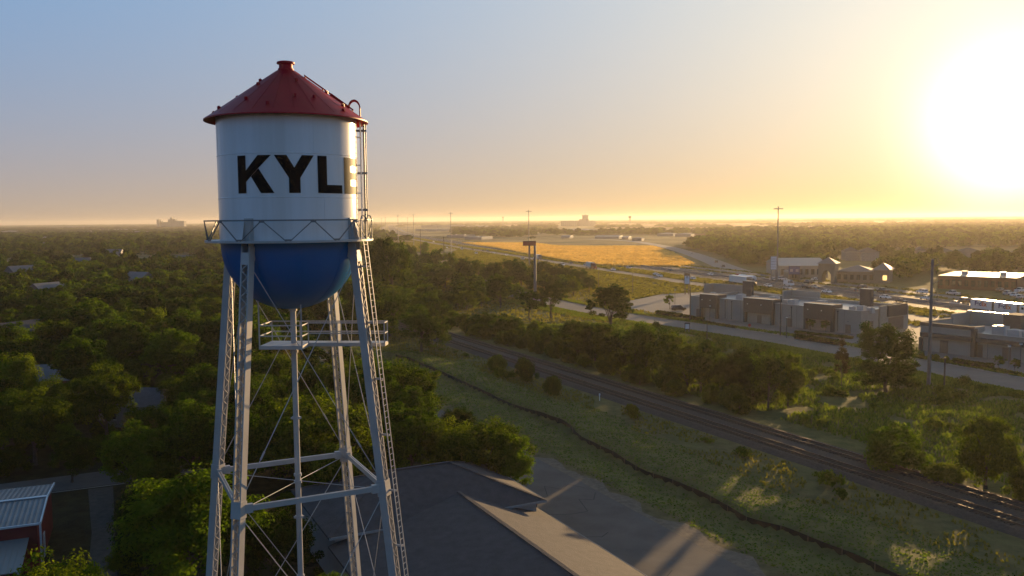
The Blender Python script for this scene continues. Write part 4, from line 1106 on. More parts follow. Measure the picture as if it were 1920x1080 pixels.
for pa, pb in ((1316, 1348.5), (1398, 1452.6), (1511, 1566)):
    a, c = uf(pa), uf(pb); mid = (a + c) / 2; w = c - a
    cb = MB(); cb.box((mid, -.55, 5.0), (w, 1.1, 4.1)); cb.box((mid, 1.6, 6.6), (w, 3.15, .9)); cv = cb.build('canopy_block', M['dark_brick'], m1)
    MB().bar((a - .05, -.6, 7.09), (c + .05, -.6, 7.09), 1.2, .08).build('canopy_coping', M['coping'], cv)
    for x in (a + .35, c - .35): MB().box((x, -.6, 1.48), (.7, .9, 2.96)).build('pier', M['dark_brick'], m1)
    MB().box((mid, -.02, 1.5), (w - 1.5, .06, 2.9)).build('tan_infill', M['mall_tan'], m1)
    for x in (a + w * .15, a + w * .62): MB().box((x, -1.16, 5.4), (.25, .14, .3)).build('wall_lamp', M['lamp_glass'], cv)
for px in (1309.4, 1424, 1481, 1590.6):
    x = uf(px); d = MB().box((x, -.06, 1.15), (1.5, .1, 2.3)).build('door', M['door_brown'], m1)
    MB().box((x, -.13, 3.1), (.3, .2, .25)).box((x + .5, -.12, 1.1), (.1, .06, .2)).build('door_lamp', M['galv'], d)
b = MB()
for px in (1322, 1360, 1372, 1484, 1571): x = uf(px); b.box((x, -.10, 2.9), (.14, .14, 5.2)); b.box((x, -.12, 5.5), (.34, .22, .3))
b.build('downspout', M['pole_dark'], m1)
for pa, pb, h in ((1334, 1394, 8.3), (1481, 1536, 8.0)):
    a, c = ub(pa), ub(pb); b = MB(); b.box(((a + c) / 2, D1 + .15, (h + 5.2) / 2), (c - a, .45, h - 5.2)); b.box((a + .2, D1 - 2.0, (h + 5.2) / 2), (.4, 3.8, h - 5.2)); b.build('raised_parapet', M['mall_wall'], m1)
for px in (1402, 1624):
    x = line_u(P0 + Vd * 19.5, U, px); t = MB().box((x, 19.5, 7.5), (3.4, 1.2, 5.0)).build('tower_slab', M['dark_brick'], m1)
    MB().box((x, 19.5, 10.05), (3.7, 1.5, .12)).build('tower_coping', M['coping'], t)
for px, v, s in ((1336, 8, 1.2), (1352, 5, .8), (1389, 6, 1.6), (1415, 7, 1.3), (1426, 5, .8), (1452, 7, 1.7), (1473, 5, 1.2), (1487, 4.5, 1.5), (1541, 7, 1.6), (1571, 4.5, 1.2), (1598, 4, 1.0), (1615, 4.5, 1.3), (1632, 4.2, 1.1)):
    x = line_u(P0 + Vd * v, U, px); q = MB(); q.box((x, v, 5.3 + .15), (s * 1.5, s * 1.3, .3)); q.box((x, v, 5.3 + .3 + s * .5), (s * 1.4, s * 1.2, s)); q.tube((x + s * .3, v, 5.6 + s), (x + s * .3, v, 5.75 + s), s * .3, n=12)
    q.build('rooftop_unit', M['unit_grey'], m1)
# right end face
b = MB(); b.box((L1 + .3, 16, 5.3), (.6, 9, 3.0)); b.build('end_canopy', M['dark_brick'], m1)
b = MB(); b.box((L1 + .05, 3.2, 1.6), (.14, 4.2, 3.2)); b.box((L1 + .05, 16, 1.7), (.12, 7, 3.4)); b.build('end_door', M['door_brown'], m1)
b = MB(); b.box((L1 + .25, 9.3, 3.4), (.5, 3, 6.8)); b.build('end_pier', M['mall_tan'], m1)

# second building
Q0 = G(1726.7, 656); Q1 = G(1889, 690); UQ = (Q1 - Q0).normalized(); UQ = Vector((.56, -.83, 0)).normalized()
m2 = empty('shop_building', (Q0.x, Q0.y, 0), math.atan2(UQ.y, UQ.x), 'second shop building at the right edge with dark awning band and brown doors', 'shop building')
uq = lambda px: line_u(Q0, UQ, px); VQ = Vector((-UQ.y, UQ.x, 0))
ue = uq(1829)
rf2 = shell(m2, 0, 52, 0, 20, 5.1, 4.3, M['mall_wall'])
b = MB(); b.box((ue / 2, -.2, 3.15), (ue, .5, 6.3)); b.box((.2, 6.06, 3.15), (.5, 12, 6.3)); b.box((ue - .2, 2.0, 5.7), (.4, 3.9, 1.2)); b.build('raised_wall', M['mall_wall'], m2)
b = MB(); b.box((ue / 2, -.50, 6.0), (ue + .3, .14, .75)); b.bar((-.1, -.22, 6.34), (ue + .1, -.22, 6.34), .75, .08); b.bar((.2, 0.3, 6.34), (.2, 12, 6.34), .75, .08); b.build('dark_cornice', M['dark_brick'], m2)
b = MB(); b.box((ue / 2 + .3, -1.05, 3.75), (ue - .6, 1.2, .9)); b.box(((ue + 52) / 2 + .4, -.6, 3.75), (52 - ue - .8, 1.2, .9)); b.build('awning', M['dark_brick'], m2)
MB().box((ue + .1, -.5, 3.0), (.9, 1.0, 6.0)).build('pier', M['dark_brick'], m2); MB().box((.3, -.6, 1.5), (.8, .5, 3.0)).build('pier', M['dark_brick'], m2)
for px in (1774, 1829, 1890, 1935):
    x = uq(px); MB().box((x + (.9 if px == 1829 else 0), -.55 if px < 1829 else -.06, 1.35), (1.7, .12 if px > 1800 else .3, 2.7)).build('door', M['door_brown'], m2)
b = MB(); b.box((9, 19.9, 6.3), (19, .4, 2.4)); b.box((-.0 + .25, 16, 6.0), (.5, 8, 2.6)); b.build('raised_parapet', M['mall_wall'], m2)
MB().bar((-.3, 20.0, 7.55), (18.6, 20.0, 7.55), .6, .1).build('parapet_coping', M['coping'], m2)
b = MB(); x = line_u(Q0 + VQ * 14, UQ, 1908); b.box((x, 14, 6.2), (3.6, 5, 4.2)); b.build('tower_slab', M['dark_brick'], m2)
for px, v, s in ((1831, 3, 1.4), (1877, 6.5, 1.9), (1905, 3, 1.8), (1916, 4, 1.5)):
    x = line_u(Q0 + VQ * v, UQ, px); q = MB(); q.box((x, v, 4.3 + .15), (s * 1.5, s * 1.3, .3)); q.box((x, v, 4.6 + s * .45), (s * 1.4, s * 1.2, s * .9)); q.tube((x, v, 4.6 + s * .9), (x, v, 4.72 + s * .9), s * .4, n=12); q.build('rooftop_unit', M['unit_grey'], m2)

# planting by the shops
z6 = lambda x, y: G(1200 + x / 3.84, 490 + y / 3.84)
z8 = lambda x, y: G(1700 + x / 4.5, 480 + y / 4.5)
for A_, B_, h, w, lb in [((120, 378), (300, 404), 1.1, 1.3, 'long dark clipped hedge between side road and dark parked car'), ((312, 408), (356, 416), 1.1, 1.3, 'short middle piece of clipped hedge by the dark pole'),
                         ((368, 418), (456, 434), 1.1, 1.3, 'dark hedge piece just right of the thick dark pole'), ((462, 440), (690, 482), .45, 1.2, 'low planting strip ending at the driveway'),
                         ((545, 408), (700, 424), 1.5, 1.5, 'tall hedge against the shop wall between first and second canopy'), ((1118, 515), (1530, 560), .6, 1.6, 'low planting strip in front of the third canopy'), ((1115, 556), (1440, 606), 1.2, 1.5, 'long dark hedge along the side road before the third canopy')]:
    hedge(z6(*A_), z6(*B_), h, w, lb)
for A_, B_, lb in [((395, 905), (520, 925), 'dark hedge left half before the second shop building'), ((530, 930), (735, 955), 'dark hedge right half before the second shop building'), ((740, 965), (945, 1005), 'low planting bed before the second shop building')]:
    hedge(z8(*A_), z8(*B_), 1.1 if 'low' not in lb else .4, 1.4, lb)
for i, (x, y) in enumerate([(125, 868), (205, 872), (257, 882), (335, 895)]):
    p = z8(x, y); s = 1.5
    tree('shrub1', (p.x, p.y), 1.4, .24, label=['clipped round shrub nearest the corner of the second shop building', 'clipped round shrub hidden beside the tall steel pole', 'clipped round shrub just right of the tall steel pole', 'clipped round shrub behind the thin dark pole'][i], cat='shrub', group='round shrubs before the second shop', name='clipped_shrub')
for x, y, lb in [(775, 955, 'small young tree left of the pair before the second shop building'), (912, 985, 'small young tree right of the pair before the second shop building')]:
    p = z8(x, y); tree('open1', (p.x, p.y), 3.0, .32, label=lb, cat='tree', name='young_tree')
for x, y, lb in [(1225, 498, 'small shrub tree left of two under the third canopy'), (1335, 507, 'small shrub tree right of two under the third canopy')]:
    p = z6(x, y); tree('open1', (p.x, p.y), 3.2, .42, label=lb, cat='tree', name='young_tree')
p = z6(212, 345); tree('open1', (p.x, p.y), 5.2, .5, label='slender young tree behind the dark parked car', cat='tree', name='young_tree')

# ------------------------------------------------------------------ poles, masts, signs
def pole(px, pyb, pyt, r0, r1, m, label, cat='pole', name='utility_pole', arm=None, Y=None):
    p = G(px, pyb) if Y is None else AT(px, 430, Y); t = AT(px, pyt, p.y); h = t.z
    e = empty(name, (p.x, p.y, 0), 0, label, cat)
    MB().tube((0, 0, -.2), (0, 0, h), r0, r1, 12).build('shaft', M[m], e, smooth=True)
    b = MB(); b.tube((0, 0, h), (0, 0, h + .12), r1 * 1.25, n=12)
    if arm == 'lamp':
        b.box((0, 0, h + .08), (.5, .5, .12)); MB().box((0, 0, h - .12), (.42, .42, .26)).build('lamp_head', M['lamp_glass'], e)
    if arm == 'cross': b.box((0, 0, h - .7), (2.4, .12, .14)); [b.tube((x, 0, h - .63), (x, 0, h - .38), .05, n=6) for x in (-1.05, -.4, .4, 1.05)]
    b.build('cap', M[m], e)
    return e, h
st_, hst = pole(1741, 727, 487, .34, .2, 'galv', 'tall grey steel pole with curved insulator arms, in front of the second shop building', name='steel_pole')
b = MB(); ins = []
for z in (.2, 3.1, 6.3, 9.4):
    zz = hst - z
    pts = [Vector((.25, 0, zz - 1.0)), Vector((.7, 0, zz - .85)), Vector((1.2, 0, zz - .55))]
    b.path(pts, .06, 6)
    i_ = MB()
    for k in range(7): i_.tube((1.2 - .04 * k, 0, zz - .45 + k * .14), (1.2 - .04 * k, 0, zz - .38 + k * .14), .10, n=8)
    if z > .5:
        i_.path([Vector((1.2, 0, zz - .5)), Vector((.95, 0, zz + .4)), Vector((.5, 0, zz + 1.3)), Vector((.3, 0, zz + 1.6))], .045, 6)
    ins.append(i_)
b.build('bracket_arm', M['galv'], st_)
for i_ in ins: i_.build('insulator', M['pole_dark'], st_)
pole(1770, 736, 672, .14, .12, 'pole_dark', 'short thin dark pole right of the tall steel pole')
pole(1003.5, 552, 461, .62, .45, 'galv', 'thick grey steel pole rising behind the two open trees', name='steel_pole')
pole(833, 512, 444, .32, .2, 'wood_pole', 'slim grey pole standing at the edge of the grove before the highway')
pole(789, 492, 430, .26, .16, 'wood_pole', 'slim dark pole behind the umbrella shaped tree')
pole(1294, 602, 538, .17, .14, 'pole_dark', 'thick dark pole at the left corner of the long shop building')
pole(1463, 629, 556, .17, .14, 'pole_dark', 'dark pole in front of the long shop building right of the second canopy')
pole(1325.5, 645, 607, .11, .10, 'pole_dark', 'short dark pole on the meadow side of the side road')
pole(1265.5, 571, 543, .09, .08, 'pole_dark', 'lamp post in the lot by the slender young tree', 'lamp post', 'lamp_post', 'lamp')
pole(1331, 604, 573, .09, .08, 'pole_dark', 'lamp post before the first canopy of the long shop', 'lamp post', 'lamp_post', 'lamp')
pole(1474.5, 634, 594, .09, .08, 'pole_dark', 'lamp post beside the dark pole before the long shop', 'lamp post', 'lamp_post', 'lamp')
for px, pb, pt, lb in ((1793, 664, 628, 'lamp post farthest left before the second shop building'), (1851, 673, 636, 'second lamp post from the left before the second shop building'), (1891, 690, 648, 'third lamp post from the left before the second shop building'), (1913, 682, 644, 'lamp post at the right picture edge before the second shop building')):
    pole(px, pb, pt, .08, .07, 'galv', lb, 'lamp post', 'lamp_post', 'lamp')
for px, pb, pt, lb in ((1186, 551, 513, 'thin pole on the frontage verge left of the lot'), (1122, 541, 508, 'thin pole behind the grove beside the frontage road'), (1094, 520, 507, 'short thin pole beside the frontage road near the grove'), (1612, 585, 552, 'thin pole between the two shop buildings'), (1655, 520, 502, 'thin dark pole at the end of the tan commercial building'), (1872, 545, 508, 'thin pole by the flat brick building at right'), (868, 480, 452, 'thin pole beside the highway left of the red billboard'), (765, 478, 440, 'thin pole at the treetops beside the near frontage road'), (1318, 560, 535, 'thin pole on the highway verge behind the white pylon sign')):
    pole(px, pb, pt, .14, .1, 'wood_pole', lb)
def mast(px, pyb, pyt, label):
    p = G(px, pyb); h = AT(px, pyt, p.y).z
    e = empty('high_mast_light', (p.x, p.y, 0), 0, label, 'light mast', 'high mast lights along the highway')
    MB().tube((0, 0, 0), (0, 0, h), .42, .2, 10).build('shaft', M['galv'], e, smooth=True)
    b = MB(); b.lathe([(1.1, h - .6), (1.3, h - .6), (1.3, h - .45), (1.1, h - .45)], 20, close=True)
    for k in range(4): a = k * math.pi / 2; b.bar((0, 0, h - .5), (1.2 * math.cos(a), 1.2 * math.sin(a), h - .5), .1, .1)
    r = b.build('lamp_ring', M['galv'], e); l = MB()
    for k in range(6): a = k * math.pi / 3; l.box((1.75 * math.cos(a), 1.75 * math.sin(a), h - .6), (.9, .6, .4), rz=a)
    l.build('floodlight', M['unit_grey'], r); MB().tube((0, 0, h), (0, 0, h + .5), .35, .2, 10).build('cap', M['galv'], e)
for px, pb, pt, lb in ((1457, 529, 389, 'tallest high mast light, standing beside the white pylon sign'), (992, 492, 395, 'high mast light behind the red billboard'), (846, 477, 399, 'high mast light left of the golden field'), (776, 463, 402, 'high mast light over the distant highway, second beyond the tower'), (747, 459, 404, 'high mast light over the distant highway nearest the tower'), (723, 446, 407.5, 'small far high mast light close beside the balcony'), (765, 447, 408, 'small far high mast light between two taller ones'), (716, 440, 409, 'faint far high mast light at the balcony rail')):
    mast(px, pb, pt, lb)
def pylon(px, pyb, y0, y1, wpx, label, panel, legs=2, leg_m='stone_tan', thick=.6, rows=0, top=None, name='pylon_sign', cat='sign', mark=None):
    p = G(px, pyb); sc = (Vector((p.x, p.y, 10)) - CAM).dot(fw) / F; w = wpx * sc
    zt, zb_ = AT(px, y0, p.y).z, AT(px, y1, p.y).z
    e = empty(name, (p.x, p.y, 0), math.atan2(-p.x, p.y), label, cat)
    MB().box((0, 0, (zt + zb_) / 2), (w, thick, zt - zb_)).build('sign_panel', M[panel], e)
    b = MB(); xs = (-w * .36, w * .36) if legs == 2 else (0,)
    for x in xs: b.box((x, 0, zb_ / 2), (w * .2 if legs == 2 else w * .12, thick * .8, zb_))
    b.build('post', M[leg_m], e)
    f = MB()
    for x in (-w / 2, w / 2): f.box((x, 0, (zt + zb_) / 2), (.16, thick + .1, zt - zb_))
    f.box((0, 0, zb_), (w + .16, thick + .1, .16)); f.box((0, 0, zt + .1), (w + .3, thick + .3, .3 if top is None else top))
    for k in range(1, rows + 1): f.box((0, -thick / 2 - .02, zb_ + (zt - zb_) * k / (rows + 1)), (w, .06, .12))
    f.build('frame', M['pole_dark'], e)
    if mark:
        k_ = MB()
        for (x, z, a, c) in mark: k_.box((x * w, -thick / 2 - .03, zb_ + (zt - zb_) * z), (a * w, .05, c * w))
        k_.build('emblem', M['pole_dark'] if panel != 'sign_blue' else M['unit_grey'], e)
    return e
pylon(1288, 552, 515, 532.5, 9.5, 'white pylon sign with dark cap on brown posts, at the highway side of the lot', 'sign_white', leg_m='door_brown', top=1.0, mark=[(0, .78, .35, .12), (-.1, .66, .12, .12), (.1, .66, .12, .12)])
pylon(1450.5, 528, 480.5, 505.5, 12, 'tall white multi panel pylon sign beside the tallest light mast', 'sign_white', rows=4, leg_m='galv', thick=1.0)
pylon(1489, 526, 499.5, 514.5, 20, 'dark blue sign board with two pale round marks, right of the tall white pylon sign', 'sign_blue', leg_m='stone_tan', thick=1.2, mark=[(-.25, .5, .24, .24), (.25, .5, .24, .24)], name='sign_board')
pylon(993, 498, 452.5, 460.5, 24, 'red billboard beside the highway in front of the golden field', 'sign_red', legs=1, leg_m='galv', thick=1.0, name='billboard', cat='billboard')
pylon(1288.5, 628, 607, 617, 8.2, 'small pale blue sign on two posts beside the side road', 'sign_white', leg_m='galv', thick=.12, name='road_sign')
p = G(1405, 628); e = empty('stop_sign', (p.x, p.y, 0), 0, 'small red stop sign where the driveway meets the side road', 'sign')
MB().tube((0, 0, 0), (0, 0, 2.2), .04, n=6).build('post', M['galv'], e)
b = MB(); o8 = [(.42 * math.cos(math.pi / 8 + k * math.pi / 4), .42 * math.sin(math.pi / 8 + k * math.pi / 4)) for k in range(8)]
b.add([(x, -.05, 2.5 + z) for x, z in o8] + [(x, -.02, 2.5 + z) for x, z in o8], [tuple(range(8)), tuple(range(15, 7, -1))] + [(i, i + 8, (i + 1) % 8 + 8, (i + 1) % 8) for i in range(8)]); b.build('sign_panel', M['sign_red'], e)
p = G(1340, 783 + 40); e = empty('track_marker', (*NS(75.0, 118)[:2], 0), 0, 'small white marker post beside the ballast', 'marker post'); MB().box((0, 0, .6), (.12, .08, 1.2)).build('post', M['sign_white'], e); MB().box((0, -.06, 1.1), (.22, .04, .3)).build('plate', M['sign_white'], e)

# ------------------------------------------------------------------ vehicles
def car_paint(name, c, r=.3): return mat(name, c, r, .1, var=.04, scale=.5, objspace=True)
PAINT = {'white': car_paint('paint_white', (.74, .74, .73)), 'silver': car_paint('paint_silver', (.42, .42, .43)), 'dark': car_paint('paint_dark', (.02, .021, .024)), 'red': car_paint('paint_red', (.30, .025, .02)), 'grey': car_paint('paint_grey', (.12, .12, .125)), 'blue': car_paint('paint_blue', (.03, .06, .16))}
M['headlamp'] = mat('headlamp', (.8, .8, .75), .1, var=.02); M['taillamp'] = mat('taillamp', (.35, .01, .01), .2, var=.05)
def loft(mb, secs):
    n = len(secs[0]); b0 = len(mb.v)
    for s in secs: mb.v += [tuple(p) for p in s]
    for k in range(len(secs) - 1):
        for i in range(n): j = (i + 1) % n; mb.f.append((b0 + k * n + i, b0 + k * n + j, b0 + (k + 1) * n + j, b0 + (k + 1) * n + i))
    mb.f.append(tuple(b0 + i for i in range(n - 1, -1, -1))); mb.f.append(tuple(b0 + (len(secs) - 1) * n + i for i in range(n)))
CARMESH = {}
def car_meshes(kind):
    if kind in CARMESH: return CARMESH[kind]
    # side profile stations x, (z_belt) ; cabin stations
    if kind == 'sedan': Lc, Wc, belt, cab, roof, hood = 4.7, 1.82, .92, [(-1.55, .95), (-.95, 1.40), (.45, 1.43), (1.25, .95)], 1.43, .80
    elif kind == 'suv': Lc, Wc, belt, cab, roof, hood = 4.8, 1.95, 1.08, [(-2.25, 1.10), (-2.0, 1.72), (.55, 1.75), (1.25, 1.10)], 1.75, 1.02
    elif kind == 'pickup': Lc, Wc, belt, cab, roof, hood = 5.8, 2.0, 1.10, [(-.75, 1.12), (-.55, 1.80), (.85, 1.82), (1.55, 1.12)], 1.82, 1.08
    else: Lc, Wc, belt, cab, roof, hood = 5.9, 2.05, 1.20, [(-2.8, 1.2), (-2.75, 2.45), (1.6, 2.45), (2.3, 1.25)], 2.45, 1.15
    h = Lc / 2; b = MB(); secs = []
    for x, zt, wk_ in [(-h, belt - .18, .86), (-h + .12, belt - .02, .95), (-h + .5, belt, 1), (-.2, belt, 1), (1.0, belt, 1), (1.3, belt - .02, 1), (h - .35, hood - .05, .96), (h - .06, hood - .16, .88), (h, hood - .3, .82)]:
        w = Wc / 2 * wk_
        secs.append([(x, -w * .94, .28), (x, -w, .48), (x, -w, zt - .14), (x, -w * .9, zt), (x, w * .9, zt), (x, w, zt - .14), (x, w, .48), (x, w * .94, .28)])
    loft(b, secs)
    g = MB(); r = MB()
    w0, w1 = Wc / 2 * .9, Wc / 2 * .72
    (x0, z0), (x1, z1), (x2, z2), (x3, z3) = cab
    zb = belt - .02
    g.add([(x0, -w0, zb), (x3, -w0, zb), (x3, w0, zb), (x0, w0, zb), (x1, -w1, z1), (x2, -w1, z2), (x2, w1, z2), (x1, w1, z1)], [(0, 1, 5, 4), (1, 2, 6, 5), (2, 3, 7, 6), (3, 0, 4, 7)])
    r.add([(x1 - .05, -w1 - .02, z1 - .02), (x2 + .05, -w1 - .02, z2 - .02), (x2 + .05, w1 + .02, z2 - .02), (x1 - .05, w1 + .02, z1 - .02), (x1 + .1, -w1 + .1, z1 + .05), (x2 - .1, -w1 + .1, z2 + .05), (x2 - .1, w1 - .1, z2 + .05), (x1 + .1, w1 - .1, z1 + .05)], [(0, 1, 5, 4), (1, 2, 6, 5), (2, 3, 7, 6), (3, 0, 4, 7), (4, 5, 6, 7)])
    for xa, za, xb, zb2 in [(x0, zb, x1, z1), (x3, zb, x2, z2), ((x0 + x3) / 2 - .1, zb, (x1 + x2) / 2 - .1, z1)]:
        for sg in (-1, 1): r.bar((xa, sg * (w0 + .005), za), (xb, sg * (w1 + .005), zb2), .09, .05)
    if kind == 'pickup': # bed walls
        pass
    if kind == 'van':
        for sg in (-1, 1): r.box((-1.0, sg * .93, 1.75), (3.4, .10, 1.2))
    wh = MB(); wh.tube((0, -.11, 0), (0, .11, 0), .34, n=14); wh.tube((0, -.125, 0), (0, .125, 0), .2, n=10)
    hl = MB(); tl = MB()
    hl.box((0, 0, 0), (.14, .38, .16)); tl.box((0, 0, 0), (.1, .3, .2))
    CARMESH[kind] = dict(b=b, g=g, r=r, wh=wh, hl=hl, tl=tl, L=Lc, W=Wc, hood=hood, belt=belt)
    return CARMESH[kind]
CARPROTO = {}
def car(kind, color, p, rz, label, group=None):
    if (kind, color) in CARPROTO:
        e = copy_tree(CARPROTO[(kind, color)])
    else:
        d = car_meshes(kind); e = empty('car' if kind in ('sedan',) else {'suv': 'suv', 'pickup': 'pickup_truck', 'van': 'delivery_van'}[kind], (0, 0, 0))
        bd = d['b'].build('body', PAINT[color], e, smooth=True, angle=35); d['g'].build('glazing', M['glass'], e); d['r'].build('roof', PAINT[color], e)
        first = None
        for x in (-d['L'] * .30, d['L'] * .31):
            for sg in (-1, 1):
                if first is None: first = d['wh'].build('wheel', M['tyre'], e); w = first
                else: w = obj('wheel', first.data, e)
                w.location = (x, sg * (d['W'] / 2 - .1), .34)
        fh = ft = None
        for sg in (-1, 1):
            if fh is None: fh = d['hl'].build('headlight', M['headlamp'], e); a = fh; ft = d['tl'].build('tail_light', M['taillamp'], e); c = ft
            else: a = obj('headlight', fh.data, e); c = obj('tail_light', ft.data, e)
            a.location = (d['L'] / 2 - .14, sg * d['W'] * .34, d['hood'] - .26); c.location = (-d['L'] / 2 + .02, sg * d['W'] * .36, d['belt'] - .30)
        CARPROTO[(kind, color)] = e
    e.location = p; e.rotation_euler = (0, 0, rz)
    return tag(e, label, {'sedan': 'car', 'suv': 'suv', 'pickup': 'pickup truck', 'van': 'van'}[kind], group)
def hw_dir(y):
    k = min(range(len(HW) - 1), key=lambda i: abs(HW[i].y - y)); d = (HW[k + 1] - HW[k]).normalized(); return math.atan2(d.y, d.x)
TR = 'traffic on the highway'
cars = [(1230, 515, 'white', 'sedan', 'white car near the lower right corner of the golden field, ahead of another'), (1237, 518, 'white', 'sedan', 'white car right behind another below the golden field corner'),
        (1179, 503, 'silver', 'suv', 'pale suv on the far lanes just under the golden field'), (1257, 507, 'grey', 'sedan', 'grey car just below the right tip of the golden field'),
        (1299, 523, 'white', 'sedan', 'white car just right of the white pylon sign'), (1333, 515, 'white', 'sedan', 'white car on the far frontage road by the curving road mouth'),
        (1440, 537, 'white', 'sedan', 'white car right of the two parked together lorries'), (1479, 534.5, 'white', 'van', 'white van below the dark blue sign board'),
        (1477, 541, 'silver', 'sedan', 'silver car just in front of the white van'), (1515, 531, 'dark', 'suv', 'dark suv on the far lanes left of the arched entrance'),
        (1526, 539.5, 'silver', 'sedan', 'silver car beside a dark car below the arched entrance'), (1512, 539, 'dark', 'suv', 'dark suv just left of a silver car below the arched entrance'),
        (1550, 548, 'white', 'sedan', 'bright white car on the near lanes above the raised rear parapet'), (1598, 547, 'dark', 'suv', 'dark suv on the lanes right of the bright white car'),
        (1616, 540, 'dark', 'suv', 'dark suv on the far frontage road under the window with the painted sun glint'), (1660, 559, 'white', 'sedan', 'white car above the right end of the long shop'),
        (1624, 560, 'silver', 'sedan', 'silver car above the dark roof slab of the long shop'), (1729, 549, 'white', 'suv', 'white suv just left of the tall steel pole'), (1787, 552, 'silver', 'pickup', 'silver pickup right of the tall steel pole'),
        (1736, 561, 'white', 'sedan', 'white car half hidden behind the tall steel pole'), (1791, 571, 'silver', 'sedan', 'shiny car driving behind the double trailer lorry'), (1805, 566, 'dark', 'suv', 'dark suv just behind the double trailer lorry'),
        (866, 467, 'white', 'van', 'white van among the far traffic left of the golden field'), (893, 475, 'white', 'suv', 'white suv on the near lanes below the left tip of the field'), (926, 474, 'white', 'sedan', 'white car in front of the left part of the golden field'),
        (950, 478, 'white', 'sedan', 'white car left of the red billboard'), (980, 486, 'silver', 'pickup', 'silver pickup just left of the grey steel pole'), (1012, 494, 'dark', 'suv', 'dark suv just right of the grey steel pole'),
        (1055, 497, 'white', 'suv', 'white suv between steel pole and grove on the near lanes'), (1071, 494, 'dark', 'sedan', 'dark car on the far lanes ahead of the white suv'), (1098, 499, 'silver', 'suv', 'silver suv just left of the red lorry'),
        (1150, 506, 'white', 'sedan', 'white car right of the red lorry'), (1356, 499.5, 'dark', 'sedan', 'dark car low on the curving road'), (1343, 491.5, 'dark', 'suv', 'dark suv in the middle of the curving road'), (1297, 476, 'silver', 'sedan', 'silver car high on the curving road'),
        (886, 468, 'dark', 'sedan', 'dark car on the far lanes below the left tip of the field'), (905, 470, 'dark', 'sedan', 'dark car ahead on the far lanes under the field edge'), (914, 471, 'grey', 'suv', 'grey suv on the far lanes under the field edge'), (846, 460, 'silver', 'sedan', 'silver car by the foot of the mast left of the field'), (829, 457, 'dark', 'sedan', 'dark car among the far traffic near the slim grey pole'),
        (813, 453, 'white', 'suv', 'white suv farthest up the visible highway'), (838, 464, 'white', 'sedan', 'white car on the near lanes by the slim grey pole'), (857, 459, 'dark', 'suv', 'dark suv on the far lanes beside the field tip'), (1690, 566, 'dark', 'sedan', 'dark car on the near lanes behind the gap of the two shops'), (1655, 547, 'dark', 'pickup', 'dark pickup on the far frontage road left of the steel pole')]
for i, (px, py, c, k, lb) in enumerate(cars):
    p = G(px, py + 1.2); p.z = .05; rz = hw_dir(p.y)
    if 'curving' in lb and 'mouth' not in lb:
        j = min(range(len(fr) - 1), key=lambda q: (fr[q] - Vector((p.x, p.y))).length); d = fr[j + 1] - fr[j]; rz = math.atan2(d.y, d.x)
    hwx = np.interp(p.y, [q.y for q in HW], [q.x for q in HW])
    car(k, c, p, rz + (math.pi if p.x < hwx else 0), lb, TR)
PK = 'parked cars'
for px, py, c, k, r_, lb in [(1272, 582, 'dark', 'suv', .1, 'dark parked suv in the lot left of the long shop building'), (1890, 553, 'silver', 'suv', .6, 'silver suv parked in the lot at the right edge'), (1903, 556, 'white', 'sedan', .6, 'white car parked in the lot at the right edge'), (1914, 560, 'silver', 'sedan', .6, 'silver car parked nearest in the lot at the right edge'), (1876, 548, 'dark', 'suv', .6, 'dark suv parked beyond the silver one at the right edge'), (1912, 548, 'white', 'pickup', .6, 'white pickup parked at the back of the lot at the right edge'),
                            (1530, 526, 'white', 'sedan', .2, 'white car parked left of the arched entrance'), (1452, 526, 'silver', 'sedan', .2, 'silver car parked under the tall white pylon sign'), (1466, 525, 'white', 'suv', .2, 'white suv parked between pylon sign and blue board'), (1475, 520, 'white', 'van', .2, 'white van parked behind the blue sign board')]:
    p = G(px, py); p.z = .03; car(k, c, p, r_, lb, PK)
# dark pickup at the end of the big roof
p = G(1012, 952); car('pickup', 'dark', Vector((*NS(39.6, 78.5)[:2], .035)), math.atan2(SH.y, SH.x), 'dark pickup truck parked under the tree at the corner of the shingle roof')
p = AT(548, 1100, 62); car('sedan', 'silver', Vector((p.x, p.y, .02)), .4, 'pale car parked in shadow under the water tower')

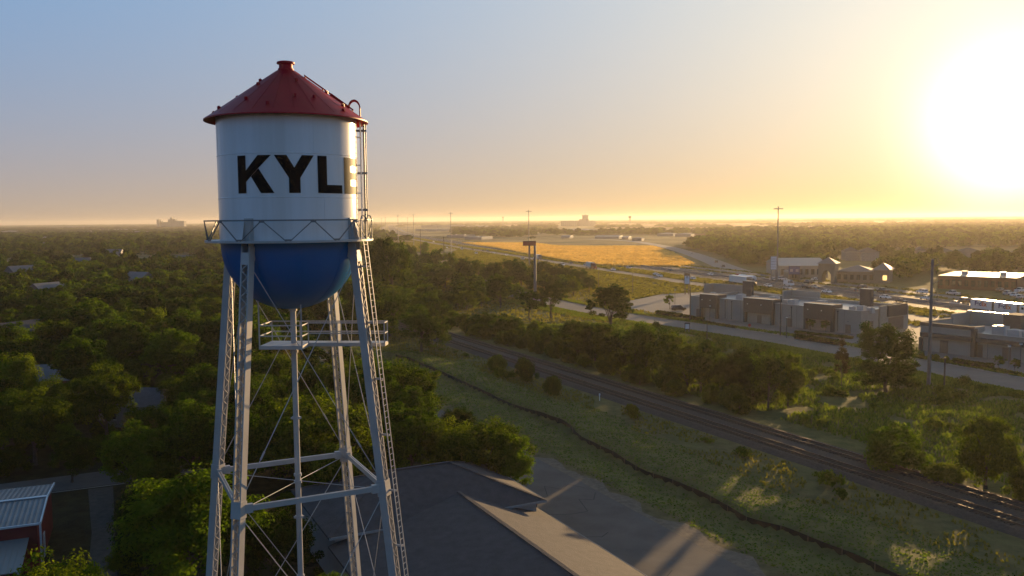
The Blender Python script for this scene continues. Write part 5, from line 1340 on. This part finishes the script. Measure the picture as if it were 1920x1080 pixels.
def text_mesh(name, s, size, m, parent, M4):
    cu = bpy.data.curves.new(name, 'FONT'); cu.body = s; cu.size = size; cu.extrude = .01; cu.align_x = 'CENTER'; cu.align_y = 'CENTER'; cu.offset = .03 * size
    o = bpy.data.objects.new(name, cu); COL.objects.link(o); bpy.context.view_layer.update()
    me = bpy.data.meshes.new_from_object(o.evaluated_get(bpy.context.evaluated_depsgraph_get())); bpy.data.objects.remove(o); bpy.data.curves.remove(cu)
    me.transform(M4); me.materials.clear(); me.materials.append(m); return obj(name, me, parent)
M['purple_ink'] = mat('purple_ink', (.06, .02, .14), .5, var=.05); M['orange_ink'] = mat('orange_ink', (.7, .16, .01), .5, var=.05)
def lorry(p, rz, label, trailers=1, tl=14.0, cab='white', text=False, tank=False):
    e = empty('lorry', (p.x, p.y, .05), rz, label, 'lorry')
    b = MB(); b.box((1.2, 0, 1.0), (5.6, 2.2, .5)); secs = []
    for x, zt, w in ((.2, 3.6, 1.2), (1.9, 3.5, 1.2), (2.35, 2.5, 1.15), (3.6, 2.1, 1.05), (4.0, 1.8, .95)):
        secs.append([(x, -w, .6), (x, -w, zt - .25), (x, -w * .8, zt), (x, w * .8, zt), (x, w, zt - .25), (x, w, .6)])
    loft(b, secs); b.build('cab', PAINT[cab], e)
    MB().add([(1.95, -1.05, 2.6), (2.4, -1.0, 2.5), (2.4, 1.0, 2.5), (1.95, 1.05, 2.6), (1.95, -1.05, 3.25), (1.99, 1.05, 3.25)], [(1, 2, 5, 4)]).box((1.3, 0, 2.85), (.9, 2.44, .7)).build('window', M['glass'], e)
    fw_ = None; x0 = -.6; wheels = [3.0, -.2, -1.4]
    for k in range(trailers):
        xa = x0 - tl; t = MB()
        if tank: t.tube((xa, 0, 2.3), (x0, 0, 2.3), 1.15, n=20)
        else: t.box(((xa + x0) / 2, 0, 2.6), (tl, 2.55, 2.85))
        tr = t.build('trailer', PAINT['white'], e)
        f = MB(); f.box(((xa + x0) / 2, 0, 1.05), (tl - .4, 1.2, .22)); f.box((xa + .05, 0, .7), (.12, 2.3, .2)); 
        for x in (xa + .02, x0 - .02): f.box((x, 0, 2.6), (.1, 2.58, 2.88)) if not tank else None
        f.build('trailer_frame', M['galv'], tr)
        if text:
            for sg in (-1, 1):
                RM = Matrix.Rotation(math.pi / 2, 4, 'X') if sg < 0 else Matrix.Rotation(math.pi, 4, 'Z') @ Matrix.Rotation(math.pi / 2, 4, 'X')
                c = (xa + x0) / 2 + sg * -.0
                for s, dx, m_ in (('Fed', -1.15, 'purple_ink'), ('Ex', 1.2, 'orange_ink')):
                    text_mesh('lettering', s, 1.9, M[m_], tr, Matrix.Translation((c + dx * (1 if sg < 0 else -1), sg * 1.30, 2.75)) @ RM)
        wheels += [xa + 1.0, xa + 2.2] if tl > 10 else [xa + 1.2, x0 - 1.5]
        x0 = xa - .7
    for x in wheels:
        for sg in (-1, 1):
            if fw_ is None: wm = MB(); wm.tube((0, -.2, 0), (0, .2, 0), .5, n=14); wm.tube((0, -.22, 0), (0, .22, 0), .28, n=10); fw_ = wm.build('wheel', M['tyre'], e); w = fw_
            else: w = obj('wheel', fw_.data, e)
            w.location = (x, sg * 1.05, .5)
    return e
def lorry_px(px, py, flip, *a, **k):
    p = G(px, py); d = hw_dir(p.y) + (math.pi if flip else 0); return lorry(p, d, *a, **k)
lorry_px(1406, 537, True, 'white box lorry heading right, nearer of two passing each other', tl=15.5, cab='dark')
lorry_px(1386, 527.5, False, 'white tank lorry with red cab heading left, farther of two passing each other', tl=13, cab='red', tank=True)
lorry_px(1916, 596, True, 'double trailer delivery lorry with letters on its white sides', trailers=2, tl=8.6, text=True)
lorry_px(1112, 505, True, 'red cabbed lorry on the near lanes before the golden field', tl=9, cab='red')
lorry_px(1005, 487, False, 'white box lorry half hidden behind the grey steel pole', tl=10, cab='white')

# ------------------------------------------------------------------ buildings beyond the highway
def bld(pxa, pxb, pyb, h, depth, wall, roofm, label, kind='flat', rh=2.5, wins=0, cat='building', name='commercial_building', group=None, over=.5, pyb2=None, floors=1, wmat='glass'):
    A_ = G(pxa, pyb); B_ = G(pxb, pyb if pyb2 is None else pyb2); d = (B_ - A_); L = d.length; rz = math.atan2(d.y, d.x)
    e = empty(name, (A_.x, A_.y, 0), rz, label, cat, group)
    MB().box((L / 2, depth / 2, h / 2), (L, depth, h)).build('wall', M[wall], e)
    b = MB()
    if kind == 'flat':
        b.box((L / 2, depth / 2, h + .14), (L + .3, depth + .3, .28)); rf = b.build('roof', M[roofm], e)
        for k in range(max(1, int(L / 14))): MB().box((L * (k + .5) / max(1, int(L / 14)), depth * .45, h + .9), (2.2, 1.8, 1.3)).build('rooftop_unit', M['unit_grey'], rf)
    else:
        ins = depth / 2 if kind == 'hip' else 0; o = over
        a = [(-o, -o, h), (L + o, -o, h), (L + o, depth + o, h), (-o, depth + o, h)]; ins = min(ins, L / 2 - .05)
        r0, r1 = (ins - (0 if ins else o), depth / 2, h + rh), (L - ins + (0 if ins else o), depth / 2, h + rh)
        b.add(a + [r0, r1], [(0, 1, 5, 4), (2, 3, 4, 5), (1, 2, 5), (3, 0, 4), (3, 2, 1, 0)]); rf = b.build('roof', M[roofm], e)
    for f_ in range(floors):
        for k in range(wins):
            x = L * (k + .5) / wins; zc = h * (f_ + .5) / floors
            w_ = MB().box((x, -.04, zc), (L / wins * .55, .12, h / floors * .45)).build('window', M[wmat], e)
    return e
MB_ = None
tb = bld(1567, 1640, 529, 5.0, 16, 'stone_tan', 'roof_grey', 'long tan building with arched entrance gable and grey hip roofs across the highway', 'hip', 2.6, wins=6, pyb2=531)
pA, pB = G(1537, 529), G(1566, 530.5)
d_ = pB - pA; Lp = d_.length; rzp = math.atan2(d_.y, d_.x); Rm = Matrix.Rotation(-tb.rotation_euler.z, 3, 'Z')
def local(e, p): return Matrix.Rotation(-e.rotation_euler.z, 3, 'Z') @ (Vector(p) - e.location)
la, lb_ = local(tb, pA), local(tb, pB)
b = MB(); xa, xb = la.x, lb_.x; yb = min(la.y, lb_.y) - 2
for x in (xa + .8, xb - .8): b.box((x, yb + 5, 4.4), (1.6, 10, 8.8))
b.box(((xa + xb) / 2, yb + 5, 7.3), (xb - xa - 3.2, 10, 3.0))
for k in range(9):
    t0, t1 = math.pi * k / 9, math.pi * (k + 1) / 9; r_ = (xb - xa - 3.2) / 2; cx = (xa + xb) / 2
    x0, x1 = cx - r_ * math.cos(t0), cx - r_ * math.cos(t1); z0 = 3.0 + 2.8 * min(math.sin(t0), math.sin(t1)) 
    b.box(((x0 + x1) / 2, yb + 5, (z0 + 5.8) / 2), (abs(x1 - x0), 9.9, 5.8 - z0 + .001))
b.build('entrance_arch', M['stone_tan'], tb)
b = MB(); o = .8; b.add([(xa - o, yb - o, 8.8), (xb + o, yb - o, 8.8), (xb + o, yb + 10 + o, 8.8), (xa - o, yb + 10 + o, 8.8), ((xa + xb) / 2, yb + 5, 11.6)], [(0, 1, 4), (1, 2, 4), (2, 3, 4), (3, 0, 4), (3, 2, 1, 0)]); b.build('entrance_roof', M['roof_grey'], tb)
pA = local(tb, G(1638, 531)); pB = local(tb, G(1666, 532)); b = MB(); b.box(((pA.x + pB.x) / 2, pA.y + 7, 3), (pB.x - pA.x, 16, 6)); b.build('end_wing', M['stone_tan'], tb)
b = MB(); b.add([(pA.x - 1, pA.y - 2, 6), (pB.x + 1, pA.y - 2, 6), (pB.x + 1, pA.y + 16, 6), (pA.x - 1, pA.y + 16, 6), ((pA.x + pB.x) / 2, pA.y + 7, 9)], [(0, 1, 4), (1, 2, 4), (2, 3, 4), (3, 0, 4), (3, 2, 1, 0)]); b.build('end_wing_roof', M['roof_grey'], tb)
lit, t_ = nt('emissive_sun_glint'); em = N(t_, 'ShaderNodeEmission'); em.inputs[0].default_value = (1, .62, .2, 1); em.inputs[1].default_value = 1.3; t_.links.new(em.outputs[0], N(t_, 'ShaderNodeOutputMaterial').inputs[0])  # warm emission imitates low sun glinting off the pane; no lamp behind it
xw = pA.x + (pB.x - pA.x) * .75; MB().box((xw, pA.y - 1.06, 2.6), (1.7, .12, 2.2)).build('sun_glint_window', lit, tb)
bld(1462, 1552, 521, 6.0, 40, 'mall_tan', 'roof_pale', 'large building with broad pale pitched roof behind the arched entrance', 'gable', 3.0, wins=8)
bld(1478, 1500, 525, 3.6, 12, 'stone_tan', 'roof_grey', 'small pale restaurant with columns under the dark blue sign board', 'hip', 1.6, wins=4)
bld(1758, 1906, 541, 5.2, 32, 'brick_red', 'roof_pale', 'flat roofed brick building with shining roof at the right beyond the highway', 'flat', wins=12, pyb2=547)
for xa, xb, yb_, h_, lb in ((1586, 1612, 489, 6.2, 'left faint apartment house with gables beyond the trees'), (1616, 1648, 490, 6.2, 'second faint apartment house with gables beyond the trees'), (1716, 1752, 487, 6.2, 'faint apartment house with white bays above the steel pole'), (1756, 1790, 490, 6.2, 'faint apartment house right of the one above the steel pole'), (1796, 1850, 492, 6.2, 'long faint apartment house with dark roof at right'), (1856, 1905, 494, 6.2, 'faint apartment house near the right edge'), (1908, 1950, 494, 6.2, 'faint apartment house cut by the right edge')):
    bld(xa, xb, yb_, h_, 16, 'white_wall', 'shingle_grey', lb, 'hip', 3.0, wins=5, floors=3, wmat='hazy_wall', cat='apartment house', name='apartment_house', group='apartment houses beyond the trees')
for xa, xb, yb_, h_, dp, w_, rm, kd, lb in [
    (871, 903, 449.5, 6, 45, 'hazy_wall', 'roof_pale', 'flat', 'white roofed low hall behind the left tip of the field'), (838, 870, 446, 7, 45, 'hazy_wall', 'roof_grey', 'flat', 'grey low hall left of the white roofed hall'),
    (779, 798, 433, 8, 80, 'hazy_wall', 'roof_pale', 'flat', 'pale distant hall left of the far highway trees'), (800, 822, 434, 10, 80, 'white_wall', 'roof_pale', 'flat', 'white distant hall lit by the sun near the highway'), (790, 822, 427, 12, 150, 'hazy_wall', 'roof_grey', 'flat', 'dark distant store above the white hall'), (856, 882, 428, 9, 120, 'white_wall', 'roof_pale', 'flat', 'pale row of distant halls near the horizon'),
    (1052, 1068, 447, 5, 20, 'white_wall', 'roof_pale', 'gable', 'small white shed behind the field left of the round tree'), (1115, 1160, 447.5, 5, 30, 'white_wall', 'roof_pale', 'gable', 'long white barn row behind the golden field'), (1166, 1178, 449, 5, 20, 'hazy_wall', 'roof_pale', 'gable', 'small pale shed right of the long white barn row'), (1055, 1088, 434, 7, 60, 'hazy_wall', 'roof_pale', 'gable', 'pale peaked roof hall below the big plant'), (1090, 1103, 434, 6, 60, 'hazy_wall', 'roof_pale', 'gable', 'small pale hall right of the peaked roof hall'),
    (1185, 1203, 452, 6, 20, 'hazy_wall', 'roof_grey', 'hip', 'grey house by the head of the curving road'), (1232, 1262, 443, 7, 30, 'hazy_wall', 'roof_pale', 'hip', 'pale row of houses left among the far estate'), (1266, 1295, 444, 7, 30, 'hazy_wall', 'roof_pale', 'hip', 'pale row of houses right among the far estate'),
    (192, 209, 436, 11, 90, 'white_wall', 'roof_pale', 'flat', 'white hall catching the sun far off at left'), (156, 172, 438, 8, 60, 'white_wall', 'roof_pale', 'gable', 'pale house left of the far white hall'), (184, 193, 443, 8, 40, 'stone_tan', 'roof_pale', 'gable', 'orange lit house below the far white hall'), (72, 80, 467, 8, 10, 'stone_tan', 'roof_grey', 'gable', 'house gable glowing orange in the woods far left'), (75, 88, 453, 8, 20, 'white_wall', 'roof_pale', 'gable', 'pale roofed house above the orange gable far left'), (2, 12, 438, 9, 60, 'white_wall', 'roof_pale', 'gable', 'pale house at the left edge near the horizon'), (325, 340, 458, 7, 14, 'hazy_wall', 'roof_grey', 'gable', 'grey roofed house in the woods left of the tank'), (236, 250, 440, 9, 60, 'hazy_wall', 'roof_grey', 'gable', 'grey hall in the woods below the skyline'), (95, 115, 429, 14, 200, 'hazy_wall', 'roof_grey', 'flat', 'dark flat hall on the far left ridge')]:
    bld(xa, xb, yb_, h_ * (.62 if yb_ > 430 and xa > 700 else .8), dp, w_, rm, lb, kd, 1.5, wins=0)
# big plant near the horizon
pa = G(1053, 424); e = bld(1053, 1098, 424, 21, 60, 'hazy_wall', 'roof_grey', 'big grey plant with a square tower on the horizon', 'flat', wins=0, name='grain_plant', cat='plant')
L = (G(1098, 424) - pa).length
b = MB(); b.box((L * .78, 30, 22), (L * .10, 22, 44)); b.box((L * .78, 30, 45), (L * .12, 24, 2)); b.tube((L * .78, 30, 46), (L * .78, 30, 53), 1.2, n=6); b.build('tower', M['hazy_wall'], e)
b = MB(); [b.tube((L * (.72 + k * .09), 12, 0), (L * (.72 + k * .09), 12, 29), L * .045, n=14) for k in range(4)]; [b.tube((L * (.05 + k * .085), -4, 0), (L * (.05 + k * .085), -4, 23), L * .042, n=14) for k in range(8)]; b.build('silo', M['hazy_wall'], e)
# skyline works far left
p = AT(322, 418, 4400); e = empty('cement_works', (p.x, p.y, 0), 0, 'hazy works with towers on the horizon left of the tank', 'works')
s_ = 4400 / F
b = MB()
for (x, y, w_, h_) in ((-24, 0, 4, 46), (-22, 20, 3, 40), (1, 0, 3, 55), (4.5, 10, 5, 47), (-3, 0, 4, 46), (14, 0, 22, 38), (-8, 20, 30, 32)): b.box((x * s_, y, h_ / 2), (w_ * s_, 30, h_))
b.build('tower_block', M['hazy_wall'], e)
b = MB(); [b.tube((k * s_, -10, 0), (k * s_, -10, 42 - abs(k - 8) * .6), 1.4 * s_, n=12) for k in (7, 10, 13, 16, 19)]; b.build('silo', M['hazy_wall'], e)
def far_tower(px, pyt, Y, r_, label):
    p = AT(px, pyt, Y); e = empty('far_water_tower', (p.x, p.y, 0), 0, label, 'water tower')
    b = MB(); prof = [(r_ * math.sin(t) + .01, p.z - r_ * .8 * math.cos(t)) for t in [math.pi * k / 12 for k in range(13)]]; b.lathe(prof, 20); b.build('tank', M['galv'], e, smooth=True)
    b = MB(); b.tube((0, 0, 0), (0, 0, p.z), r_ * .16, n=10); [b.tube((r_ * .8 * math.cos(a), r_ * .8 * math.sin(a), 0), (r_ * .6 * math.cos(a), r_ * .6 * math.sin(a), p.z - r_ * .4), r_ * .06, n=6) for a in (0.5, 2.07, 3.64, 5.2)]; b.build('leg', M['galv'], e)
far_tower(943, 407.5, 4600, 5.2, 'tiny water tower on the horizon above the left field tip')
far_tower(1181, 407, 3600, 7.0, 'round headed water tower on the horizon above the field')
# ------------------------------------------------------------------ air, sky, sun, camera
mz, t = nt('haze_air'); out = N(t, 'ShaderNodeOutputMaterial'); pv = N(t, 'ShaderNodeVolumePrincipled')
pv.inputs['Color'].default_value = (.97, .88, .74, 1); pv.inputs['Density'].default_value = HAZE_D; pv.inputs['Anisotropy'].default_value = HAZE_G
t.links.new(pv.outputs[0], out.inputs['Volume'])
b = MB(); b.box((0, 6200, 29.5), (22400, 14200, 61)); hz = b.build('haze', mz); tag(hz, 'thin golden evening haze over the plain', kind='stuff')

w = bpy.data.worlds.new('World'); SC.world = w; w.use_nodes = True; t = w.node_tree; t.nodes.clear(); L = t.links
out = N(t, 'ShaderNodeOutputWorld'); bg = N(t, 'ShaderNodeBackground'); L.new(bg.outputs[0], out.inputs[0]); bg.inputs[1].default_value = WORLD
sky = N(t, 'ShaderNodeTexSky', sky_type='NISHITA'); sky.sun_disc = False; sky.sun_elevation = SUN_EL; sky.sun_rotation = SUN_AZ
sky.altitude = 200; sky.air_density = SKY_AIR; sky.dust_density = SKY_DUST; sky.ozone_density = SKY_OZ
tc = N(t, 'ShaderNodeTexCoord'); nrm = N(t, 'ShaderNodeVectorMath', operation='NORMALIZE'); L.new(tc.outputs['Generated'], nrm.inputs[0])
dp = N(t, 'ShaderNodeVectorMath', operation='DOT_PRODUCT'); L.new(nrm.outputs[0], dp.inputs[0]); dp.inputs[1].default_value = SUN
ac = N(t, 'ShaderNodeMath', operation='ARCCOSINE'); L.new(dp.outputs['Value'], ac.inputs[0])
ms = N(t, 'ShaderNodeVectorMath', operation='SCALE'); L.new(sky.outputs[0], ms.inputs[0]); ms.inputs['Scale'].default_value = SKY_K
tot = ms.outputs[0]
def mth(op, a, b_=None, c_=None, clamp=False):
    n = N(t, 'ShaderNodeMath', operation=op, use_clamp=clamp)
    for i_, v in enumerate((a, b_, c_)):
        if v is None: continue
        if isinstance(v, (int, float)): n.inputs[i_].default_value = v
        else: L.new(v, n.inputs[i_])
    return n.outputs[0]
def vadd(a, b_):
    n = N(t, 'ShaderNodeVectorMath', operation='ADD'); L.new(a, n.inputs[0]); L.new(b_, n.inputs[1]); return n.outputs[0]
def vscale(col, f):
    n = N(t, 'ShaderNodeVectorMath', operation='SCALE')
    if isinstance(col, (tuple, list)): n.inputs[0].default_value = col
    else: L.new(col, n.inputs[0])
    L.new(f, n.inputs['Scale']); return n.outputs[0]
sz = N(t, 'ShaderNodeSeparateXYZ'); L.new(nrm.outputs[0], sz.inputs[0])
el = mth('ARCSINE', mth('MAXIMUM', sz.outputs[2], 0.0)); th = ac.outputs[0]
wh = mth('EXPONENT', mth('MULTIPLY', el, -1 / R(SKY_BAND))); wt = mth('SUBTRACT', 1.0, wh)
gl = mth('EXPONENT', mth('MULTIPLY', th, -1 / R(SKY_SIG)))
zf = N(t, 'ShaderNodeMapRange', interpolation_type='SMOOTHSTEP'); L.new(el, zf.inputs[0]); zf.inputs[1].default_value = R(20); zf.inputs[2].default_value = R(55); zf.inputs[3].default_value = 1.0; zf.inputs[4].default_value = ZEN
base = vadd(vscale(Z_HOR, wh), vscale(vscale(Z_TOP, wt), zf.outputs[0])); glow = vscale(vadd(vscale(G_HOR, wh), vscale(G_TOP, wt)), gl)
tot = vadd(vadd(tot, base), glow)
for amp, sig, col, pw in GLOWS:
    x_ = mth('EXPONENT', mth('MULTIPLY', mth('POWER', mth('DIVIDE', th, R(sig)), pw), -1.0))
    tot = vadd(tot, vscale([q * amp for q in col], x_))
bk = N(t, 'ShaderNodeMapRange', interpolation_type='SMOOTHSTEP'); L.new(th, bk.inputs[0]); bk.inputs[1].default_value = R(65); bk.inputs[2].default_value = R(140)
bv = N(t, 'ShaderNodeVectorMath', operation='MULTIPLY_ADD'); L.new(bk.outputs[0], bv.inputs[0]); bv.inputs[1].default_value = [-q for q in BACK]; bv.inputs[2].default_value = (1, 1, 1)
tm = N(t, 'ShaderNodeVectorMath', operation='MULTIPLY'); L.new(tot, tm.inputs[0]); L.new(bv.outputs[0], tm.inputs[1]); tot = tm.outputs[0]
L.new(tot, bg.inputs[0])
sl = bpy.data.lights.new('sun', 'SUN'); sl.energy = SUN_E; sl.angle = R(.55); sl.color = SUN_C
so = bpy.data.objects.new('sun', sl); COL.objects.link(so); so.rotation_euler = SUN.to_track_quat('Z', 'Y').to_euler(); so.location = (60, 60, 90)
cd = bpy.data.cameras.new('camera'); cam = bpy.data.objects.new('camera', cd); COL.objects.link(cam)
cd.sensor_width = 36; cd.lens = F / 1920 * 36; cd.clip_start = .5; cd.clip_end = 40000
cam.matrix_world = Matrix(((cr.x, cu.x, -fw.x, 0), (cr.y, cu.y, -fw.y, 0), (cr.z, cu.z, -fw.z, CAMZ), (0, 0, 0, 1)))
SC.camera = cam
SC.view_settings.view_transform = 'Standard'; SC.view_settings.look = 'None'; SC.view_settings.exposure = EXPO; SC.view_settings.gamma = 1
SC.render.engine = 'CYCLES'
c = SC.cycles; c.use_denoising = True; c.max_bounces = 6; c.diffuse_bounces = 3; c.glossy_bounces = 3; c.transmission_bounces = 3; c.transparent_max_bounces = 8; c.volume_bounces = 1; c.sample_clamp_indirect = 6; c.use_adaptive_sampling = False
try: c.denoiser = 'OPENIMAGEDENOISE'; c.denoising_input_passes = 'RGB_ALBEDO_NORMAL'
except Exception: pass
